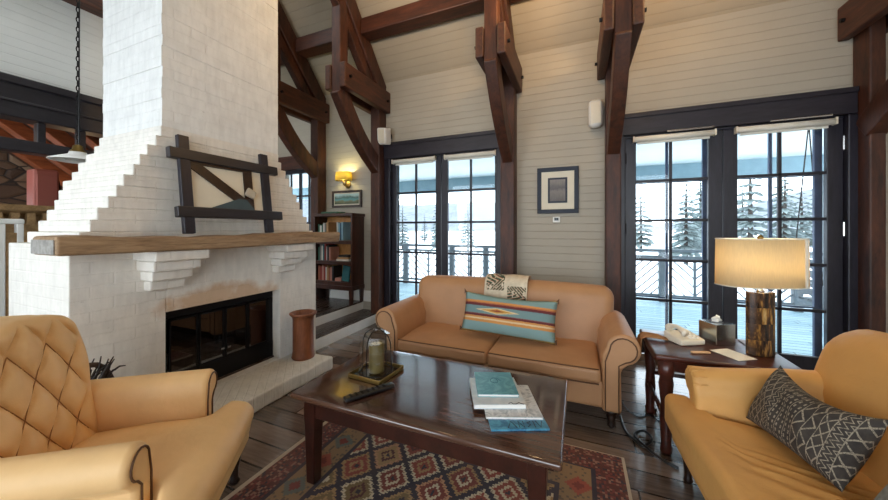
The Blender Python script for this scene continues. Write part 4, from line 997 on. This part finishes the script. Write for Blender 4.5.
# mirrored tissue box cover
tb_ = thing('tissue_box', 'mirrored silver cube tissue box beside the lamp', 'tissue box', (.845, 2.655, EZ), math.radians(27))
box((-.066, -.066, 0), (.066, .066, .135)).build('box_cover', plain('mirror_silver', srgb(206, 210, 210), .22, 1, vary=.06), tb_, bevel=.003)
MB().lathe([(.044, 0), (.044, .0015), (0, .0015)], (0, 0, .135), 24, sy=.6).build('oval_slot', 'black', tb_)
tis = MB(); 
def tisf(u, v):
    a = (u-.5); return (a*.075*(1-.55*v)+.006*math.sin(v*7), .010*math.sin(u*9+v*3)*(1-.3*v), .1365+.045*v-.018*abs(a)*v)
tis.grid(tisf, 10, 8).build('tissue', 'paper', tb_, smooth=True, solid=.001)
nc = tag(box((-.065, -.085, 0), (.065, .085, .0012)).build('paper_card', 'paper'), 'white sheet of paper lying before the lamp base', 'paper'); nc.location = (.852, 2.435, EZ); nc.rotation_euler = (0, 0, math.radians(32))
wc = tag(MB().rbox((-.055, -.010, 0), (.055, .010, .012), .005, 4).build('slim_case', plain('pale_wood', srgb(214, 172, 128), .5), smooth=True), 'slim pale wooden stick lying at the front edge of the end table', 'stick'); wc.location = (.682, 2.385, EZ); wc.rotation_euler = (0, 0, math.radians(20))
st = MB()
for k in range(4):
    y = .030*k-.04
    st.tube([(-.10, y*.5+.03, .008), (-.05, y*.8+.02, .016), (.0, y, .014), (.03, y-.005, .012), (.052, y-.012, -.012), (.058, y-.02+.008*k, -.075-.016*k)], [.005, .007, .007, .007, .007, .005], 7)
so_ = tag(st.build('strap_bundle', 'strap', smooth=True), 'tan leather straps draped over the end table edge behind the telephone', 'straps'); so_.location = (.452, 2.60, EZ+.004); so_.rotation_euler = (0, 0, PI)
mt_ = tag(box((-.055, -.10, 0), (.055, .10, .004)).build('woven_mat', plain('grey_brown_weave', srgb(112, 98, 88), .35, vary=.5, scale=70, bump=.4, bscale=70)), 'grey-brown woven mat beside the lamp base at the end table edge', 'mat'); mt_.location = (1.05, 2.66, EZ)

# cords on the floor
def cord(name, pts, r, label, cat='cord'):
    P = [Vector(p) for p in pts]; out = []
    for i in range(len(P)-1):
        a, b, c, d = P[max(i-1, 0)], P[i], P[i+1], P[min(i+2, len(P)-1)]
        for k in range(8):
            t = k/8; out.append(.5*((2*b)+(c-a)*t+(2*a-5*b+4*c-d)*t*t+(3*b-a-3*c+d)*t**3))
    out.append(P[-1])
    return tag(MB().tube(out, r, 7).build(name, 'black', smooth=True), label, cat)
cord('power_cable', [(.28, 2.62, .0095), (.29, 2.44, .0095), (.33, 2.36, .0095), (.37, 2.31, .011), (.43, 2.37, .03), (.40, 2.46, .022), (.34, 2.41, .011), (.38, 2.29, .022), (.46, 2.20, .015), (.52, 2.17, .0095)], .0085, 'thick black cord coiled on the floor between the two sofas')
cord('telephone_wire', [(.30, 2.95, .006), (.34, 2.74, .006), (.40, 2.66, .006), (.47, 2.72, .006), (.52, 2.66, .006), (.56, 2.60, .006)], .004, 'thin dark wire looping on the floor under the end table')
ad = tag(MB().rbox((-.035, -.022, 0), (.035, .022, .028), .007, 4).build('power_adapter', 'black', smooth=True), 'small black power adapter on the floor by the end table leg', 'adapter'); ad.location = (.50, 2.80, .001)

# rug
rg = tag(MB().box((-.94, -1.375, 0), (.94, 1.375, .008)).build('rug', m_rug()), 'patterned red, navy and cream kilim rug under the coffee table', 'rug'); rg.location = (-.690, .775, 0)

# ================================================================== DINING ROOM SIDE
pl = thing('pendant_lamp', 'white saucer pendant lamp hanging on a long chain beyond the chimney', 'pendant lamp', (-3.95, 1.34, 1.93))
MB().lathe([(.170, .0), (.167, .006), (.115, .030), (.055, .055), (.05, .075)], n=36, cap=False).build('pendant_shade', 'white', pl, smooth=True, solid=.004)
MB().lathe([(0, .0), (.07, .004), (.085, .02), (.07, .04), (0, .045)], n=24).build('glass_bowl', 'cloche', pl, smooth=True)
MB().lathe([(.05, .06), (.05, .085), (.035, .10), (.03, .13), (.012, .14), (0, .142)], n=20).build('cap', 'brass', pl, smooth=True)
ch = MB(); z_ = .14; k = 0
while z_ < 4.6:
    a = (0, 1) if k % 2 else (1, 0)
    ch.tube([(a[0]*.010*math.cos(q*PI/4), a[1]*.010*math.cos(q*PI/4), z_+.025*math.sin(q*PI/4)+.02) for q in range(8)], .0042, 5, closed=True); z_ += .042; k += 1
ch.build('chain', 'iron', pl); MB().tube([(.018, 0, .14), (.02, .004, 2.4), (.018, 0, 4.6)], .005, 6).build('cable', 'black', pl)
cb = thing('carved_cabinet', 'carved tan wooden cabinet with flared dentil cornice beyond the chimney', 'cabinet', (-4.78, .62, .26))
MB().box((-.20, -.70, 0), (.08, .66, 1.16)).build('cabinet_body', 'carved', cb, bevel=.01)
MB().prism([(.08, 1.0), (.10, 1.06), (.12, 1.12), (.13, 1.22), (.24, 1.255), (.25, 1.305), (-.20, 1.305), (-.20, 1.0)], -.80, .88, lambda u, v, t: (u, t, v)).build('cornice', 'carved', cb, bevel=.006)
dp = [(.112, .82), (.112, -.78)]
for k in range(17): y = -.74+.092*k; dp += [(.128, y-.02), (.185, y-.02), (.185, y+.03), (.128, y+.03)]
MB().prism(dp, 1.135, 1.235, lambda u, v, t: (u, v, t)).build('dentil_frieze', 'carved', cb)
nw = thing('stair_rail', 'white painted post-and-rail balustrade before the carved cabinet', 'railing', (-4.14, .6, .26))
for y in (.385, .475): box((-.03, y-.018, 0), (.03, y+.018, 1.13)).build('post', 'white', nw, bevel=.005)
box((-.028, .403, .30), (.028, .457, 1.06)).build('infill_board', 'carved', nw)
box((-.036, .364, 1.13), (.036, .496, 1.17)).build('post_cap', 'white', nw, bevel=.008)
sv = thing('open_shelf', 'white open shelf stacked with dark things behind the chimney edge', 'shelf', (-4.35, .62, .26))
MB().box((-.15, .335, 0), (.15, .36, .93)).box((-.15, -.6, 0), (.15, -.575, .93)).build('side_panel', 'white', sv)
for z_ in (.05, .33, .62, .90): box((-.15, -.575, z_), (.15, .335, z_+.03)).build('shelf_board', 'white', sv, bevel=.003)
for k, (z_, c, nm, h) in enumerate(((.36, 'black', 'dark bin low on the white open shelf', .2), (.65, 'tan', 'tan box on the middle of the white open shelf', .13), (.08, 'black', 'black case on the lowest board of the white open shelf', .2))):
    tag(box((-4.44, .45, .262+z_), (-4.24, .93, .262+z_+h)).build('storage_box', 'cover '+c, bevel=.01), nm, 'box', 'boxes on the white open shelf')
rb = thing('red_cupboard', 'dull red tall panel cupboard standing before the fieldstone wall', 'cupboard', (-6.62, 1.93, .26))
MB().box((-.12, -.125, 0), (.12, .105, 1.88)).build('cupboard_body', 'red', rb, bevel=.03); box((.12, -.10, .3), (.135, .08, 1.80)).build('door', 'red', rb, bevel=.006)
MB().tube([(.0, .125, .0), (.0, .13, 1.6), (.0, .11, 1.75), (.0, .07, 1.86)], .03, 8).build('dark_edge', 'turned', rb, smooth=True)

# ================================================================== OUTSIDE
struct('floor_deck', box((-9, 4.25, -.30), (9, 8.05, -.10)), 'deck', 'pale painted deck outside the doors')
struct('ground', MB().grid(lambda u, v: (-70+140*u, 7.75+v*110, -1.3+2.2*smoothstep(.25, 1, v)+.25*math.sin(u*40)*math.sin(v*23)), 60, 50), 'snow', 'snow-covered ground')
def hillf(u, v):
    x = -190+380*u; return (x, 95+70*v, -1+(17+9*math.sin(u*7+1)+4*math.sin(u*19))*math.sin(v*PI*.55))
struct('hill', MB().grid(hillf, 90, 12), plain('wooded_hill', srgb(112, 118, 126), 1, vary=.25, scale=.35), 'pale wooded hillside far away', smooth=True)
struct('ceiling_porch', MB().prism([(4.25, 3.02), (8.1, 2.62), (8.1, 2.74), (4.25, 3.14)], -9, 9, lambda u, v, t: (t, u, v)), 'porch', 'boarded porch ceiling')
struct('trim_11', box((-9, 7.75, 2.31), (9, 7.93, 2.66)), 'eave', 'blue-grey eave beam of the porch')
posts = [-6.6, -4.27, -2.94, -2.06, -.4, 1.55, 3.55, 5.4]
rl = thing('deck_railing', 'pale frosted deck railing with chevron slat panels', 'railing', (0, 7.6, -.10))
box((-9, -.05, .99), (9, .06, 1.05)).build('top_rail', 'railing', rl, bevel=.006); box((-9, -.025, .87), (9, .025, .92)).build('middle_rail', 'railing', rl); box((-9, -.025, .10), (9, .025, .15)).build('bottom_rail', 'railing', rl)
for x in posts: box((x-.06, -.06, 0), (x+.06, .06, 1.0)).build('post', 'railing', rl, bevel=.005)
for a, b in zip(posts, posts[1:]):
    n_ = max(1, round((b-a)/1.0))
    for q in range(n_):
        x0 = a+.06+(b-a-.12)*q/n_; x1 = a+.06+(b-a-.12)*(q+1)/n_; xc = (x0+x1)/2; hwd = (x1-x0)/2
        m_ = MB().box((xc-.02, -.02, .15), (xc+.02, .02, .87)); hh = .72
        for s in (-1, 1):
            for k in range(-4, 6):
                # slats falling towards the middle bar
                z_ = .15+k*.16; l = min(hwd, hh); p0 = [xc, z_]; p1 = [xc+s*hwd, z_+hwd]
                t0, t1 = max(0, (.15-z_)/hwd), min(1, (.87-z_)/hwd)
                if t1-t0 > .05: m_.bar((xc+s*hwd*t0, 0, z_+hwd*t0), (xc+s*hwd*t1, 0, z_+hwd*t1), .022, .032, (0, 1, 0))
        if n_ > 1 and q: m_.box((x0-.015, -.018, .15), (x0+.015, .018, .87))
        m_.build('chevron_panel', 'railing', rl)
for k, x in enumerate((-5.2, 4.05)):
    p = thing('porch_post', ('pale square porch post beyond the doors behind the sofa', 'pale square porch post beyond the doors behind the lamp')[k], 'post', (x, 7.84, -.10), group='porch posts')
    box((-.09, -.09, 0), (.09, .09, 2.42)).build('shaft', 'railing', p, bevel=.01); box((-.11, -.11, 0), (.11, .11, .18)).build('plinth', 'railing', p, bevel=.01)
# hanging porch seat
ps_ = thing('porch_swing', 'pale wooden porch swing on chains outside the doors behind the lamp', 'porch swing', (3.60, 6.2, -.10))
for k in range(5): box((-.55, -.25+.11*k, .42), (.55, -.16+.11*k, .445)).build('seat_slat', 'railing', ps_)
for k in range(4): MB().bar((-.55, .30+.05*k, .52+.13*k), (.55, .30+.05*k, .52+.13*k), .02, .09).build('back_slat', 'railing', ps_)
for s in (-1, 1):
    MB().bar((s*.55, -.28, .40), (s*.55, .28, .40), .05, .05).bar((s*.55, .27, .40), (s*.55, .46, .95), .05, .04, (1, 0, 0)).bar((s*.55, -.26, .40), (s*.55, -.26, .66), .05, .05, (1, 0, 0)).bar((s*.55, -.30, .67), (s*.55, .36, .67), .07, .03).build('end_frame', 'railing', ps_)
    MB().tube([(s*.57, -.26, .66), (s*.57, .02, 2.95)], .008, 5).tube([(s*.57, .40, .75), (s*.57, .02, 2.95)], .008, 5).build('chain', 'iron', ps_)
# conifers beyond the deck
def make_tree(h, seed, label, loc):
    r_ = random.Random(seed); t = thing('conifer_tree', label, 'tree', loc, r_.uniform(0, 6), 'snow-dusted conifers beyond the deck')
    MB().lathe([(.035*h*.6, 0), (.02*h*.6, h*.6), (0.001, h*.97)], n=7).build('trunk', 'bark', t)
    c = MB(); tiers = 15
    for k in range(tiers):
        f = k/(tiers-1); zb = h*(.10+.82*f); R = h*.19*(1-f)**.85+.06; nb = 11 if f < .7 else 7
        for b in range(nb):
            a = 2*PI*(b+r_.random()*.6)/nb; rr = R*r_.uniform(.65, 1.15); w_ = rr*.22; dz_ = -rr*r_.uniform(.25, .5)
            e = Vector((math.cos(a), math.sin(a), 0)); sd = Vector((-e.y, e.x, 0)); o_ = Vector((0, 0, zb+h*.05))
            tip = o_+e*rr+Vector((0, 0, dz_)); mid = o_+e*rr*.55+Vector((0, 0, dz_*.35))
            c.add([o_, mid+sd*w_, tip, mid-sd*w_, mid+Vector((0, 0, -w_*.9))], [(0, 1, 2, 3), (0, 4, 1), (1, 4, 2), (2, 4, 3), (3, 4, 0)])
    c.build('foliage', 'pine', t); t.children[-1]['kind'] = 'stuff'
    return t
protos = [make_tree(7.5, 3, 'tall snow-dusted conifer standing beyond the deck railing', (9.2, 24, -1.1)), make_tree(5.0, 5, 'small snow-dusted conifer standing beyond the deck railing', (-13.0, 30, -1.0))]
tall = [(6.9, 27), (11.6, 26), (13.2, 30), (8.2, 32), (15.4, 24), (10.4, 35), (17.6, 29), (5.6, 36), (20.5, 33), (14.0, 38), (19.0, 40), (23.5, 36), (3.6, 41), (25.5, 31), (12.0, 42), (22.0, 44)]
small = [(-10.6, 32), (-16.0, 36), (-19.0, 33), (-7.6, 38), (-24.0, 40), (-27.0, 36), (-21.5, 44), (-32.0, 44), (-4.6, 44)]
for L, p in ((tall, protos[0]), (small, protos[1])):
    for x, y in L:
        c = copy_tree(p); c.location = (x, y, -1.15+.02*(y-25)); k = rnd.uniform(.85, 1.2); c.scale = (k, k, k); c.rotation_euler = (0, 0, rnd.uniform(0, 6))

# ================================================================== LIGHT
w = bpy.data.worlds.new('sky'); S.world = w; w.use_nodes = True
bg = w.node_tree.nodes['Background']; bg.inputs[0].default_value = (.80, .91, 1, 1); bg.inputs[1].default_value = 5.4
def area(name, loc, rot, sx, sy, e, col):
    l = bpy.data.lights.new(name, 'AREA'); l.shape = 'RECTANGLE'; l.size = sx; l.size_y = sy; l.energy = e; l.color = col
    o = bpy.data.objects.new(name, l); COL.objects.link(o); o.location = loc; o.rotation_euler = rot; return o
# daylight outside the tall rear windows
area('daylight_rear', (.55, -3.7, 1.7), (math.radians(90), 0, 0), 4.0, 2.6, 26, (1, .97, .93))
area('daylight_rear_side', (-3.55, -3.7, 1.7), (math.radians(90), 0, 0), 2.6, 2.6, 40, (.90, .96, 1))
area('added_fill_roof_slope', (-4.25, 1.55, 6.0), Vector((.10, .62, -.78)).to_track_quat('-Z', 'Y').to_euler(), 1.2, 1.0, 70, (.93, .97, 1))  # added fill lamp under the closed roof slope, brightens gable and far bays
area('daylight_dining', (-7.1, -3.7, 1.7), (math.radians(90), 0, 0), 2.8, 2.0, 50, (.92, .97, 1))
# daylight at the french doors
area('daylight_doors', (1.33, 4.6, 1.6), (math.radians(-90), 0, 0), 1.7, 2.2, 0.01, (.85, .93, 1)) if False else None
# warm lamps up on the trusses and in the dining room
def bulb(name, loc, e, col, r=.08):
    l = bpy.data.lights.new(name, 'POINT'); l.energy = e; l.color = col; l.shadow_soft_size = r
    o = bpy.data.objects.new(name, l); COL.objects.link(o); o.location = loc; return o
bulb('truss_uplight', (.75, 3.0, 3.55), 26, (1, .62, .28)); bulb('truss_uplight', (-.35, 2.9, 3.6), 28, (1, .64, .30)); bulb('truss_uplight', (-1.7, 2.6, 3.7), 22, (1, .66, .34))
bulb('dining_lamp', (-6.3, .9, 2.2), 10, (1, .66, .36), .12); bulb('dining_lamp', (-7.6, 2.6, 1.6), 7, (1, .68, .4), .12)

# ================================================================== CAMERA
cam = bpy.data.cameras.new('camera'); co = bpy.data.objects.new('camera', cam); COL.objects.link(co)
co.location = (0, 0, 1.35); co.rotation_euler = (PI/2, 0, math.atan2(134, 322))
cam.sensor_width = 36; cam.lens = 322/888*36; cam.shift_y = -21/888; cam.clip_start = .05; cam.clip_end = 400
S.camera = co
S.view_settings.view_transform = 'Standard'; S.view_settings.look = 'None'; S.view_settings.gamma = 1; S.view_settings.use_curve_mapping = False
S.view_settings.exposure = 0.0
try:
    S.cycles.max_bounces = 10; S.cycles.diffuse_bounces = 5; S.cycles.transparent_max_bounces = 16; S.cycles.use_denoising = True; S.cycles.sample_clamp_indirect = 4
    S.cycles.caustics_reflective = False; S.cycles.caustics_refractive = False
except Exception: pass
